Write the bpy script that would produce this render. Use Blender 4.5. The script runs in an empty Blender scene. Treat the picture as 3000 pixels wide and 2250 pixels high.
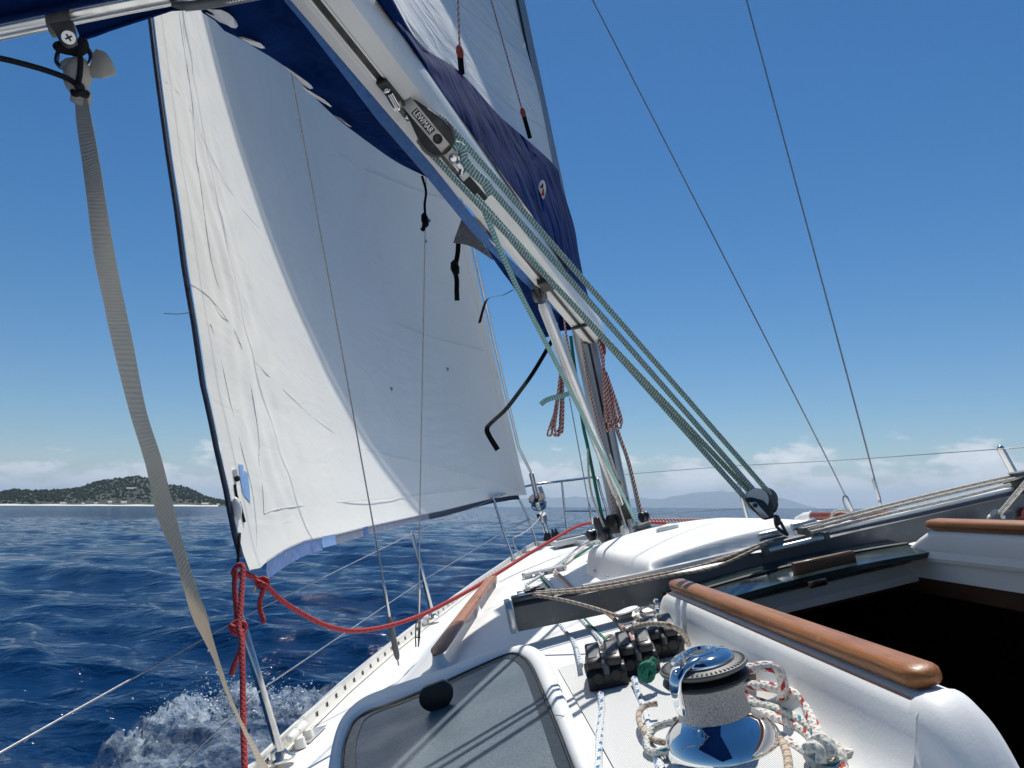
import bpy, bmesh, math, random
import numpy as np
from math import sin, cos, tan, atan, atan2, pi, radians, sqrt, exp, floor
random.seed(7)
rng = np.random.default_rng(11)
SC = bpy.context.scene
COL = SC.collection
# ---------------------------------------------------------------- camera
FPX, HORIZ, ROLL, VPX, HEEL = 2170.0, 1484.0, radians(0.26), 1370.0, radians(12.5)
CAMZ = 2.0
PITCH = atan((HORIZ - 1125) / FPX)
_fw = np.array([0, cos(PITCH), sin(PITCH)]); _u0 = np.array([0, -sin(PITCH), cos(PITCH)]); _r0 = np.array([1., 0, 0])
CRT = _r0 * cos(ROLL) + _u0 * sin(ROLL); CUP = _u0 * cos(ROLL) - _r0 * sin(ROLL)
YAW = atan((1500 - VPX) / FPX * cos(PITCH))
BF = np.array([-sin(YAW), cos(YAW), 0]); _s0 = np.array([cos(YAW), sin(YAW), 0]); _z = np.array([0, 0, 1.])
BS = _s0 * cos(HEEL) + _z * sin(HEEL); BU = _z * cos(HEEL) - _s0 * sin(HEEL)
BM = np.array([BF, BS, BU])
CAMP = np.array([0, 0, CAMZ])
cam = bpy.data.objects.new("camera", bpy.data.cameras.new("camera")); COL.objects.link(cam)
cam.data.sensor_width = 36; cam.data.lens = 36 * FPX / 3000
cam.data.clip_start = 0.05; cam.data.clip_end = 120000
from mathutils import Matrix, Vector
cam.matrix_world = Matrix((( CRT[0], CUP[0], -_fw[0], 0), (CRT[1], CUP[1], -_fw[1], 0), (CRT[2], CUP[2], -_fw[2], CAMZ), (0, 0, 0, 1)))
SC.camera = cam
# ---------------------------------------------------------------- sun, sky, exposure
SUNB = np.array([0.55, 0.355, 1.0])
SUNW = BM.T @ SUNB; SUNW /= np.linalg.norm(SUNW)
SUN_EL = math.asin(SUNW[2]); SUN_AZ = atan2(SUNW[0], SUNW[1])
sl = bpy.data.lights.new("sun", 'SUN'); sl.energy = 5.0; sl.angle = radians(0.53); sl.color = (1, 0.955, 0.88)
so = bpy.data.objects.new("sun", sl); COL.objects.link(so)
so.rotation_mode = 'QUATERNION'; so.rotation_quaternion = Vector(-SUNW).to_track_quat('-Z', 'Y')
SC.view_settings.view_transform = 'Standard'; SC.view_settings.look = 'None'
SC.view_settings.exposure = 0.0; SC.view_settings.gamma = 1
wd = bpy.data.worlds.new("World"); SC.world = wd; wd.use_nodes = True
nt = wd.node_tree; nt.nodes.clear()
def N(t, kind, **kw):
    n = t.nodes.new(kind)
    for k, v in kw.items():
        if k.startswith('i_'):
            key = k[2:]
            key = int(key) if key.isdigit() else key.replace('_', ' ')
            n.inputs[key].default_value = v
        else: setattr(n, k, v)
    return n
def mth(t, op, a, b=None, c=None, clamp=False):
    n = t.nodes.new('ShaderNodeMath'); n.operation = op; n.use_clamp = clamp
    for i, x in enumerate((a, b, c)):
        if x is None: continue
        if isinstance(x, (int, float)): n.inputs[i].default_value = x
        else: t.links.new(x, n.inputs[i])
    return n.outputs[0]
def mix(t, fac, a, b, mode='MIX'):
    n = t.nodes.new('ShaderNodeMix'); n.data_type = 'RGBA'; n.blend_type = mode
    for s, x in (('Factor', fac), ('A', a), ('B', b)):
        idx = {'Factor': 0, 'A': 6, 'B': 7}[s]
        if isinstance(x, (int, float)): n.inputs[idx].default_value = x if s == 'Factor' else (x, x, x, 1)
        elif isinstance(x, tuple): n.inputs[idx].default_value = x if len(x) == 4 else x + (1,)
        else: t.links.new(x, n.inputs[idx])
    return n.outputs[2]
def rmp(t, x, lo, hi, a=0., b=1., smooth=False):
    n = t.nodes.new('ShaderNodeMapRange'); n.clamp = True
    if smooth: n.interpolation_type = 'SMOOTHSTEP'
    t.links.new(x, n.inputs[0])
    for i, v in zip((1, 2, 3, 4), (lo, hi, a, b)): n.inputs[i].default_value = v
    return n.outputs[0]
# sky: NISHITA plus far cumulus near the horizon (a noise on the sky directions)
sky = N(nt, 'ShaderNodeTexSky', sky_type='NISHITA', sun_disc=False, sun_elevation=SUN_EL, sun_rotation=SUN_AZ, air_density=1.0, dust_density=0.1, ozone_density=4.0, altitude=0)
tc = N(nt, 'ShaderNodeTexCoord'); sp = N(nt, 'ShaderNodeSeparateXYZ'); nt.links.new(tc.outputs['Generated'], sp.inputs[0])
az = mth(nt, 'ARCTAN2', sp.outputs[0], sp.outputs[1]); el = mth(nt, 'ARCSINE', sp.outputs[2])
cv = N(nt, 'ShaderNodeCombineXYZ'); nt.links.new(mth(nt, 'MULTIPLY', az, 15.0), cv.inputs[0]); nt.links.new(mth(nt, 'MULTIPLY', el, 34.0), cv.inputs[1]); cv.inputs[2].default_value = 4.3
nz = N(nt, 'ShaderNodeTexNoise', i_Scale=1.0, i_Detail=9.0, i_Roughness=0.56); nt.links.new(cv.outputs[0], nz.inputs['Vector'])
cv2 = N(nt, 'ShaderNodeCombineXYZ'); nt.links.new(mth(nt, 'MULTIPLY', az, 5.0), cv2.inputs[0]); nt.links.new(mth(nt, 'MULTIPLY', el, 60.0), cv2.inputs[1]); cv2.inputs[2].default_value = 1.7
nz2 = N(nt, 'ShaderNodeTexNoise', i_Scale=1.0, i_Detail=6.0, i_Roughness=0.55); nt.links.new(cv2.outputs[0], nz2.inputs['Vector'])
thr = rmp(nt, el, 0.010, 0.095, 0.315, 0.64)
den = mth(nt, 'SUBTRACT', nz.outputs[0], thr)
cm = rmp(nt, den, -0.02, 0.10, 0, 0.85, True)
veil = mth(nt, 'MULTIPLY', rmp(nt, nz2.outputs[0], 0.34, 0.66, 0, 0.42, True), rmp(nt, el, 0.015, 0.085, 1, 0, True))
cm = mth(nt, 'MULTIPLY', cm, rmp(nt, el, .06, .11, 1, 0, True))
cloudfac = mth(nt, 'MAXIMUM', cm, veil)
cbright = rmp(nt, den, 0.0, 0.25, 0.80, 1.05)
hsv = N(nt, 'ShaderNodeHueSaturation', i_Saturation=1.33, i_Value=1.0); nt.links.new(sky.outputs[0], hsv.inputs['Color'])
ccol = mix(nt, 1.0, (12.0, 12.3, 12.8), cbright, 'MULTIPLY')
skyc = mix(nt, cloudfac, hsv.outputs[0], ccol)
bg = N(nt, 'ShaderNodeBackground', i_Strength=0.082); nt.links.new(skyc, bg.inputs[0])
wo = N(nt, 'ShaderNodeOutputWorld'); nt.links.new(bg.outputs[0], wo.inputs[0])

# ---------------------------------------------------------------- boat frame: (forward, starboard, up) from the eye
def W(q): return CAMP + BM.T @ np.asarray(q, float)
def ray(px, py): return BM @ ((_fw * FPX + CRT * (px - 1500) - CUP * (py - 1125)) / FPX)
def A(px, py, f=None, s=None, u=None, d=None):
    r = ray(px, py)
    if f is not None: return r * (f / r[0])
    if s is not None: return r * (s / r[1])
    if u is not None: return r * (u / r[2])
    return r / np.linalg.norm(r) * d
V3 = lambda *a: np.array(a, float)
def nrm(v): v = np.asarray(v, float); return v / max(np.linalg.norm(v), 1e-12)
def lerp(a, b, t): return np.asarray(a, float) * (1 - t) + np.asarray(b, float) * t
def interp(x, xs, ys): return float(np.interp(x, xs, ys))
def crom(P, k=6, closed=False):
    P = [np.asarray(p, float) for p in P]; n = len(P)
    if n < 3 and not closed: return [lerp(P[0], P[1], i / k) for i in range(k + 1)]
    out = []
    for i in range(n if closed else n - 1):
        g = (lambda j: P[j % n]) if closed else (lambda j: P[min(max(j, 0), n - 1)])
        p0, p1, p2, p3 = g(i - 1), g(i), g(i + 1), g(i + 2)
        for j in range(k):
            t = j / k
            out.append(0.5 * (2 * p1 + (p2 - p0) * t + (2 * p0 - 5 * p1 + 4 * p2 - p3) * t * t + (3 * p1 - p0 - 3 * p2 + p3) * t ** 3))
    if not closed: out.append(P[-1])
    return out
# ---------------------------------------------------------------- mesh builder
class MB:
    def __init__(s, world=False): s.v = []; s.f = []; s.uv = []; s.world = world
    def add(s, vs, fs, uvs=None):
        o = len(s.v); s.v += [np.asarray(v, float) for v in vs]
        for i, f in enumerate(fs):
            s.f.append([o + k for k in f]); s.uv.append(uvs[i] if uvs else [(0, 0)] * len(f))
        return s
    def tube(s, P, r, n=8, closed=False, caps=True, flat=None, u0=0.0):
        P = [np.asarray(p, float) for p in P]; m = len(P)
        R = list(r) if hasattr(r, '__len__') else [r] * m
        if len(R) != m: R = list(np.interp(np.linspace(0, 1, m), np.linspace(0, 1, len(R)), R))
        T = []
        for i in range(m):
            a = P[(i - 1) % m] if closed else P[max(i - 1, 0)]; b = P[(i + 1) % m] if closed else P[min(i + 1, m - 1)]
            T.append(nrm(b - a))
        ref = np.array([0, 0, 1.]) if abs(T[0][2]) < .9 else np.array([1., 0, 0])
        if flat is not None: ref = np.asarray(flat[0], float)
        x = nrm(ref - T[0] * (ref @ T[0])); vs = []; L = u0; Ls = []
        fl = (flat[1], flat[2]) if flat is not None else (1, 1)
        for i in range(m):
            if i: L += np.linalg.norm(P[i] - P[i - 1])
            Ls.append(L)
            x = nrm(x - T[i] * (x @ T[i])); y = np.cross(T[i], x)
            for k in range(n):
                a = 2 * pi * k / n
                vs.append(P[i] + R[i] * (x * cos(a) * fl[0] + y * sin(a) * fl[1]))
        fs = []; us = []
        for i in range(m if closed else m - 1):
            j = (i + 1) % m; l2 = Ls[j] if j else L + np.linalg.norm(P[0] - P[-1])
            for k in range(n):
                k2 = (k + 1) % n
                fs.append([i * n + k, i * n + k2, j * n + k2, j * n + k])
                us.append([(Ls[i], k / n), (Ls[i], (k + 1) / n), (l2, (k + 1) / n), (l2, k / n)])
        if caps and not closed:
            fs.append(list(range(n))[::-1]); us.append([(0, 0)] * n)
            fs.append([(m - 1) * n + k for k in range(n)]); us.append([(L, 0)] * n)
        return s.add(vs, fs, us)
    def grid(s, P, closed_v=False):
        a = len(P); b = len(P[0]); vs = [p for row in P for p in row]; fs = []; us = []
        for i in range(a - 1):
            for j in range(b if closed_v else b - 1):
                j2 = (j + 1) % b
                fs.append([i * b + j, i * b + j2, (i + 1) * b + j2, (i + 1) * b + j])
                us.append([(i / (a - 1), j / (b - 1)), (i / (a - 1), (j + 1) / (b - 1)), ((i + 1) / (a - 1), (j + 1) / (b - 1)), ((i + 1) / (a - 1), j / (b - 1))])
        return s.add(vs, fs, us)
    def slab(s, P, off):
        """grid P given thickness by the vector off, rim closed"""
        Q = [[np.asarray(p, float) + off for p in row] for row in P]
        s.grid(P); s.grid([row[::-1] for row in Q])
        a, b = len(P), len(P[0])
        ring = [(0, j) for j in range(b)] + [(i, b - 1) for i in range(1, a)] + [(a - 1, j) for j in range(b - 2, -1, -1)] + [(i, 0) for i in range(a - 2, 0, -1)]
        vs = [P[i][j] for i, j in ring] + [Q[i][j] for i, j in ring]; n = len(ring)
        return s.add(vs, [[k, n + k, n + (k + 1) % n, (k + 1) % n] for k in range(n)])
    def box(s, c, x, y, z):
        c, x, y, z = (np.asarray(q, float) for q in (c, x, y, z))
        vs = [c + x * i + y * j + z * k for k in (-1, 1) for j in (-1, 1) for i in (-1, 1)]
        return s.add(vs, [[0, 2, 3, 1], [4, 5, 7, 6], [0, 1, 5, 4], [2, 6, 7, 3], [0, 4, 6, 2], [1, 3, 7, 5]])
    def prism(s, poly, ext):
        n = len(poly); poly = [np.asarray(p, float) for p in poly]; ext = np.asarray(ext, float)
        vs = poly + [p + ext for p in poly]
        return s.add(vs, [list(range(n))[::-1], [n + k for k in range(n)]] + [[k, (k + 1) % n, n + (k + 1) % n, n + k] for k in range(n)])
    def lathe(s, c, ax, prof, n=32, caps=True, sx=None):
        c = np.asarray(c, float); ax = nrm(ax); ref = np.asarray(sx, float) if sx is not None else (V3(1, 0, 0) if abs(ax[0]) < .8 else V3(0, 1, 0))
        x = nrm(ref - ax * (ref @ ax)); y = np.cross(ax, x); vs = []; fs = []; us = []
        for r, h in prof:
            for k in range(n):
                a = 2 * pi * k / n; vs.append(c + ax * h + r * (x * cos(a) + y * sin(a)))
        for i in range(len(prof) - 1):
            for k in range(n):
                k2 = (k + 1) % n; fs.append([i * n + k, i * n + k2, (i + 1) * n + k2, (i + 1) * n + k])
                us.append([(prof[i][1], k / n), (prof[i][1], (k + 1) / n), (prof[i + 1][1], (k + 1) / n), (prof[i + 1][1], k / n)])
        if caps:
            fs += [list(range(n))[::-1], [(len(prof) - 1) * n + k for k in range(n)]]; us += [[(0, 0)] * n] * 2
        return s.add(vs, fs, us)
    def ball(s, c, r, n=10, sq=(1, 1, 1), axes=None):
        c = np.asarray(c, float); ax = axes or (V3(1, 0, 0), V3(0, 1, 0), V3(0, 0, 1)); m = max(4, n // 2); vs = []; fs = []
        for i in range(m + 1):
            t = pi * i / m
            for k in range(n):
                a = 2 * pi * k / n
                vs.append(c + r * (ax[0] * sin(t) * cos(a) * sq[0] + ax[1] * sin(t) * sin(a) * sq[1] + ax[2] * cos(t) * sq[2]))
        for i in range(m):
            for k in range(n):
                k2 = (k + 1) % n; fs.append([i * n + k, (i + 1) * n + k, (i + 1) * n + k2, i * n + k2])
        return s.add(vs, fs)
    def build(s, name, mat, parent=None, smooth=40, bevel=0, seg=2):
        if s.world: wv = [np.asarray(v) for v in s.v]
        else: wv = [W(v) for v in s.v]
        wv = np.array(wv)
        org = np.array(parent['_o']) if parent is not None else np.array([wv[:, 0].mean(), wv[:, 1].mean(), wv[:, 2].min()])
        if not s.world: s.f = [f[::-1] for f in s.f]; s.uv = [u[::-1] for u in s.uv]   # the boat frame is left-handed
        me = bpy.data.meshes.new(name)
        me.from_pydata([tuple(v) for v in (wv - org)], [], s.f)
        ul = me.uv_layers.new(name='UVMap'); k = 0
        flat = [c for f in s.uv for uvp in f for c in uvp]
        if len(flat) == 2 * len(me.loops): ul.data.foreach_set('uv', flat)
        me.materials.append(mat)
        if bevel:
            bm = bmesh.new(); bm.from_mesh(me)
            bmesh.ops.remove_doubles(bm, verts=bm.verts, dist=1e-5)
            eds = [e for e in bm.edges if len(e.link_faces) == 2 and e.calc_face_angle(0) > radians(25)]
            bmesh.ops.bevel(bm, geom=eds, offset=bevel, segments=seg, affect='EDGES', profile=0.5, clamp_overlap=True)
            bm.to_mesh(me); bm.free()
        if smooth is not None:
            me.polygons.foreach_set('use_smooth', [True] * len(me.polygons)); me.set_sharp_from_angle(angle=radians(smooth))
        me.update()
        o = bpy.data.objects.new(name, me); COL.objects.link(o)
        if parent is not None: o.parent = parent
        else: o.location = org
        o['_o'] = [float(x) for x in org]
        return o
def tag(o, label=None, cat=None, group=None, kind=None):
    for k, v in (('label', label), ('category', cat), ('group', group), ('kind', kind)):
        if v: o[k] = v
    return o
def thing(name, base, label, cat, group=None, world=False):
    o = bpy.data.objects.new(name, None); COL.objects.link(o); o.empty_display_size = 0.05
    p = np.asarray(base, float) if world else W(base)
    o.location = p; o['_o'] = [float(x) for x in p]
    return tag(o, label, cat, group)
def copy_thing(o, delta_world, label, group=None):
    c = o.copy(); COL.objects.link(c); c.location = o.location + Vector(delta_world); c['label'] = label
    if group: c['group'] = group
    for ch in o.children:
        d = ch.copy(); COL.objects.link(d); d.parent = c
        for g in ch.children:
            e = g.copy(); COL.objects.link(e); e.parent = d
    return c
# ---------------------------------------------------------------- materials
def newmat(name):
    m = bpy.data.materials.new(name); m.use_nodes = True; t = m.node_tree; t.nodes.clear()
    o = N(t, 'ShaderNodeOutputMaterial'); b = N(t, 'ShaderNodeBsdfPrincipled'); t.links.new(b.outputs[0], o.inputs[0])
    return m, t, b, o
def setc(t, b, key, x):
    if isinstance(x, (int, float)): b.inputs[key].default_value = x
    elif isinstance(x, tuple): b.inputs[key].default_value = x if len(x) == 4 else x + (1,)
    else: t.links.new(x, b.inputs[key])
def objco(t, scale=1.0):
    c = N(t, 'ShaderNodeTexCoord'); mp = N(t, 'ShaderNodeMapping'); mp.inputs['Scale'].default_value = (scale,) * 3 if not isinstance(scale, tuple) else scale
    t.links.new(c.outputs['Object'], mp.inputs[0]); return mp.outputs[0]
def noise(t, co, sc, det=4, rough=.5, dist=0.):
    n = N(t, 'ShaderNodeTexNoise', i_Scale=sc, i_Detail=det, i_Roughness=rough, i_Distortion=dist)
    if co is not None: t.links.new(co, n.inputs['Vector'])
    return n.outputs[0]
def bump(t, b, h, st=.3, dist=.01, prev=None):
    n = N(t, 'ShaderNodeBump', i_Strength=st, i_Distance=dist); t.links.new(h, n.inputs['Height'])
    if prev is not None: t.links.new(prev, n.inputs['Normal'])
    t.links.new(n.outputs[0], b.inputs['Normal']); return n.outputs[0]
def simple(name, col, rough=.5, metal=0., var=.12, vs=8., coat=0., bmp=0., bs=60., spec=.5, dirt=None):
    m, t, b, o = newmat(name); co = objco(t); nz = noise(t, co, vs, 5)
    c = mix(t, rmp(t, nz, .3, .7, 0, 1), tuple(x * (1 - var) for x in col), tuple(min(1, x * (1 + var)) for x in col))
    if dirt: c = mix(t, rmp(t, noise(t, co, dirt[1], 6, .65), .58, .75, 0, dirt[2]), c, dirt[0])
    setc(t, b, 'Base Color', c); setc(t, b, 'Roughness', rmp(t, noise(t, co, vs * 2.3, 4), .3, .7, max(.02, rough * .75), min(1, rough * 1.25)))
    b.inputs['Metallic'].default_value = metal; b.inputs['Coat Weight'].default_value = coat; b.inputs['Specular IOR Level'].default_value = spec
    if bmp: bump(t, b, noise(t, co, bs, 4), bmp, .004)
    return m
M = {}
M['gel'] = simple('white_gelcoat', (.79, .80, .79), .5, var=.035, vs=3, coat=.0, spec=.4, bmp=.06, bs=220, dirt=((.52, .50, .45), 7, .30))
M['gel2'] = simple('cream_gelcoat', (.74, .73, .69), .4, var=.05, vs=4)
M['grey_alu'] = simple('grey_anodised_alloy', (.10, .108, .118), .38, .55, var=.15, vs=5, dirt=((.35, .35, .35), 40, .25))
M['alu'] = simple('silver_alloy', (.60, .61, .61), .36, .75, var=.08, vs=6, dirt=((.32, .3, .27), 20, .5))
M['white_alu'] = simple('white_painted_alloy', (.74, .73, .69), .4, 0., var=.05, vs=4, dirt=((.40, .37, .30), 14, .35))
M['mast'] = simple('grey_mast_alloy', (.34, .37, .40), .42, .5, var=.08, vs=3, dirt=((.2, .2, .2), 9, .3))
M['rusty'] = simple('rust_stained_steel', (.30, .25, .18), .45, .5, var=.25, vs=40, dirt=((.16, .07, .02), 60, .7))
M['dull_steel'] = simple('dull_steel_strap', (.34, .33, .31), .34, .85, var=.2, vs=18, dirt=((.15, .11, .07), 24, .5))
M['steel'] = simple('stainless_steel', (.62, .61, .59), .2, 1., var=.08, vs=12, dirt=((.30, .20, .12), 30, .3))
M['chrome'] = simple('polished_chrome', (.80, .81, .82), .05, 1., var=.04, vs=6, dirt=((.45, .43, .40), 45, .45))
M['wire'] = simple('steel_wire', (.30, .30, .31), .4, .8, var=.2, vs=80)
M['black'] = simple('black_plastic', (.016, .016, .018), .42, var=.3, vs=14, bmp=.15, dirt=((.12, .11, .10), 26, .5))
M['dark'] = simple('dark_weathered_metal', (.05, .047, .043), .5, .5, var=.4, vs=20, bmp=.2)
M['rubber'] = simple('grey_rubber', (.11, .115, .115), .5, var=.15, vs=14)
M['gasket'] = simple('black_gasket', (.01, .01, .011), .5, var=.2)
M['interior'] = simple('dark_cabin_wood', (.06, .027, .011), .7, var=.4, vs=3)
M['navytape'] = simple('navy_tape', (.008, .012, .04), .6, var=.2, vs=30)
M['blacktape'] = simple('black_webbing', (.005, .005, .006), .8, var=.3, vs=40, spec=.12)
M['decal'] = simple('white_decal', (.78, .78, .78), .45, var=.03)
M['red'] = simple('red_decal', (.5, .02, .02), .45, var=.05)
M['patchblue'] = simple('pale_blue_patch', (.20, .36, .66), .6, var=.08, vs=20)
M['greytape'] = simple('grey_foot_tape', (.16, .19, .27), .65, var=.15, vs=12)
M['bluetape'] = simple('blue_foot_tape', (.10, .19, .42), .65, var=.2, vs=25, dirt=((.6, .62, .66), 40, .7))
M['strapblue'] = simple('blue_webbing', (.025, .115, .33), .7, var=.12, vs=30)

def canvas(name, col, wav=500):
    m, t, b, o = newmat(name); co = objco(t)
    n1 = noise(t, co, 4.5, 5, .6)
    setc(t, b, 'Base Color', mix(t, rmp(t, n1, .35, .7), tuple(c * .8 for c in col), tuple(c * 1.3 for c in col)))
    b.inputs['Roughness'].default_value = .8; b.inputs['Specular IOR Level'].default_value = .02
    w = noise(t, objco(t, (4, 4, 1.3)), 2.0, 3, .5, .5)
    bump(t, b, w, 1.0, .045)
    return m
M['navy'] = canvas('navy_canvas', (.004, .021, .100))

def sailcloth(name, seams, crinkle=.14):
    m, t, b, o = newmat(name)
    uv = N(t, 'ShaderNodeUVMap'); sp = N(t, 'ShaderNodeSeparateXYZ'); t.links.new(uv.outputs[0], sp.inputs[0])
    co = objco(t); st = noise(t, co, 1.4, 6, .6)
    col = mix(t, rmp(t, st, .35, .75), (.88, .865, .81), (.83, .805, .745))
    stain = rmp(t, noise(t, objco(t, (1.2, 1.2, .35)), 2.6, 7, .7), .58, .78, 0, .35)
    col = mix(t, stain, col, (.66, .62, .52))
    line = None
    for (p, q, r, wdt) in seams:      # seam where p*u + q*v = r (uv space)
        d = mth(t, 'ABSOLUTE', mth(t, 'SUBTRACT', mth(t, 'ADD', mth(t, 'MULTIPLY', sp.outputs[0], p), mth(t, 'MULTIPLY', sp.outputs[1], q)), mth(t, 'ADD', r, mth(t, 'MULTIPLY', mth(t, 'SUBTRACT', st, .5), .006))))
        l = rmp(t, d, wdt * .35, wdt, 1, 0)
        line = l if line is None else mth(t, 'MAXIMUM', line, l)
    if line is not None: col = mix(t, mth(t, 'MULTIPLY', line, .33), col, (.36, .38, .40))
    b.inputs['Roughness'].default_value = .48
    setc(t, b, 'Base Color', col)
    h = noise(t, objco(t, (1.5, 1.5, 5)), 1.6, 5, .55, 1.2)
    fine = noise(t, co, 60, 3, .6)
    hh = mth(t, 'ADD', mth(t, 'MULTIPLY', h, 1.0), mth(t, 'MULTIPLY', fine, .03))
    if line is not None: hh = mth(t, 'SUBTRACT', hh, mth(t, 'MULTIPLY', line, .05))
    nb = bump(t, b, hh, crinkle, .03)
    tr = N(t, 'ShaderNodeBsdfTranslucent'); tr.inputs[0].default_value = (.78, .80, .83, 1); t.links.new(nb, tr.inputs['Normal'])
    ms = N(t, 'ShaderNodeMixShader', i_0=.035); t.links.new(b.outputs[0], ms.inputs[1]); t.links.new(tr.outputs[0], ms.inputs[2]); t.links.new(ms.outputs[0], o.inputs[0])
    return m
M['genoa'] = sailcloth('genoa_cloth', [(0, 1, .985, .002), (1, .03, .62, .0012)])
M['mainsail'] = sailcloth('mainsail_cloth', [(1, .15, .12, .0012), (1, .15, .2, .0012), (1, .15, .28, .0012), (1, -.1, .06, .0012), (0, 1, .2, .003), (.4, 1, .45, .002)], .6)

def rope(name, base, fleck=None, per=.05, braid=True, dia=.012, fw=.33, spiral=1, dirt=.25):
    m, t, b, o = newmat(name)
    uv = N(t, 'ShaderNodeUVMap'); sp = N(t, 'ShaderNodeSeparateXYZ'); t.links.new(uv.outputs[0], sp.inputs[0])
    U, Vv = sp.outputs[0], sp.outputs[1]
    k = 1.0 / (dia * 1.1)
    a1 = mth(t, 'SINE', mth(t, 'MULTIPLY', mth(t, 'ADD', mth(t, 'MULTIPLY', U, k), mth(t, 'MULTIPLY', Vv, 4)), 2 * pi))
    a2 = mth(t, 'SINE', mth(t, 'MULTIPLY', mth(t, 'SUBTRACT', mth(t, 'MULTIPLY', U, k), mth(t, 'MULTIPLY', Vv, 4)), 2 * pi))
    br = mth(t, 'MAXIMUM', a1, a2)
    co = objco(t); nz = noise(t, co, 9, 5, .6)
    col = mix(t, rmp(t, nz, .35, .75, 0, dirt), base, tuple(c * .55 for c in base))
    if fleck:
        ph = mth(t, 'FRACT', mth(t, 'ADD', mth(t, 'DIVIDE', U, per), mth(t, 'MULTIPLY', Vv, spiral)))
        f1 = mth(t, 'LESS_THAN', ph, fw)
        if braid:
            ph2 = mth(t, 'FRACT', mth(t, 'ADD', mth(t, 'MULTIPLY', Vv, 3), mth(t, 'MULTIPLY', U, 4.0)))
            f1 = mth(t, 'MULTIPLY', f1, mth(t, 'LESS_THAN', ph2, .45))
        col = mix(t, f1, col, fleck)
    setc(t, b, 'Base Color', mix(t, rmp(t, br, -.9, .6, .28, 0), col, (.02, .02, .02)))
    b.inputs['Roughness'].default_value = .85
    bump(t, b, br, .6, dia * .12)
    return m
M['sheet_green'] = rope('green_fleck_sheet', (.60, .68, .63), (.16, .32, .28), .0075, False, .014, .52, 2)
M['rope_white'] = rope('off_white_line', (.66, .63, .56), (.45, .36, .27), .03, True, .008, .25)
M['rope_tan'] = rope('tan_control_line', (.56, .49, .40), (.36, .22, .15), .02, False, .008, .28, 1)
M['rope_bluefleck'] = rope('blue_fleck_halyard', (.72, .74, .74), (.06, .22, .48), .03, True, .010, .4)
M['rope_redfleck'] = rope('red_fleck_sheet', (.74, .71, .67), (.42, .03, .03), .034, True, .012, .34, 2)
M['rope_tealfleck'] = rope('teal_fleck_sheet', (.66, .66, .60), (.02, .22, .30), .040, True, .010, .26, 2)
M['rope_redsmall'] = rope('red_braid_line', (.66, .52, .48), (.25, .03, .03), .02, False, .007, .5, 2)
M['rope_red'] = rope('red_jib_sheet', (.46, .045, .05), (.30, .02, .025), .03, True, .013, .3)
M['rope_green'] = rope('green_halyard', (.006, .16, .095), None, dia=.010)
M['rope_greenwhite'] = rope('pale_green_line', (.45, .62, .58), (.12, .36, .33), .012, False, .008, .45, 1)
M['cord_black'] = rope('black_cord', (.008, .008, .009), None, dia=.006)

def wood(name, c1, c2, ax=0, rough=.3, sc=26, coat=.5):
    m, t, b, o = newmat(name)
    uv = N(t, 'ShaderNodeUVMap'); mp = N(t, 'ShaderNodeMapping'); t.links.new(uv.outputs[0], mp.inputs[0]); mp.inputs['Scale'].default_value = (3, 5, 1)
    g = noise(t, mp.outputs[0], sc * .22, 7, .65, .8)
    co = objco(t); g2 = noise(t, co, 7, 5, .6); g3 = noise(t, co, 45, 4, .7)
    col = mix(t, rmp(t, g, .3, .7), c1, c2)
    col = mix(t, rmp(t, g2, .45, .75, 0, .5), col, tuple(x * .55 for x in c1))
    col = mix(t, rmp(t, g3, .66, .74, 0, .5), col, (.55, .42, .27))
    setc(t, b, 'Base Color', col); setc(t, b, 'Roughness', rmp(t, g2, .3, .7, rough * .7, rough * 1.5)); b.inputs['Coat Weight'].default_value = coat; b.inputs['Coat Roughness'].default_value = .15
    bump(t, b, g, .25, .002)
    return m
M['teak'] = wood('varnished_teak', (.22, .070, .012), (.42, .155, .028), coat=.1, rough=.38)
M['teak_dull'] = wood('worn_teak', (.26, .085, .034), (.40, .16, .07), rough=.5, coat=.15)
M['teak_dark'] = wood('dark_teak', (.10, .042, .014), (.20, .09, .03), rough=.5, coat=.2)
M['redwood'] = wood('reddish_teak', (.16, .022, .014), (.24, .04, .024), rough=.45, coat=.2)
M['teakdeck'] = wood('weathered_teak_deck', (.28, .19, .12), (.38, .27, .18), rough=.8, coat=0)

m, t, b, o = newmat('smoked_acrylic'); co = objco(t)
setc(t, b, 'Base Color', mix(t, rmp(t, noise(t, co, 300, 2), .35, .7), (.070, .098, .118), (.165, .205, .23))); setc(t, b, 'Roughness', rmp(t, noise(t, co, 6, 5), .3, .7, .25, .5)); b.inputs['Specular IOR Level'].default_value = .5
bump(t, b, noise(t, co, 420, 2), .12, .001); M['hatch_glass'] = m
m, t, b, o = newmat('smoked_sliding_hatch'); co = objco(t)
setc(t, b, 'Base Color', mix(t, rmp(t, noise(t, objco(t, (2, 2, 2)), 3, 6, .6, 1.5), .4, .7), (.012, .022, .024), (.05, .07, .07))); b.inputs['Roughness'].default_value = .12; M['acrylic'] = m
m, t, b, o = newmat('ribbed_nonskid')
uv = N(t, 'ShaderNodeUVMap'); sp = N(t, 'ShaderNodeSeparateXYZ'); t.links.new(uv.outputs[0], sp.inputs[0])
rb = mth(t, 'SINE', mth(t, 'MULTIPLY', sp.outputs[1], 2 * pi * 90)); setc(t, b, 'Base Color', mix(t, rmp(t, rb, -1, .3, .25, 0), (.78, .79, .78), (.55, .56, .57))); b.inputs['Roughness'].default_value = .5
bump(t, b, rb, .5, .002); M['nonskid'] = m
m, t, b, o = newmat('gripped_winch_drum'); co = objco(t)
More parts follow.
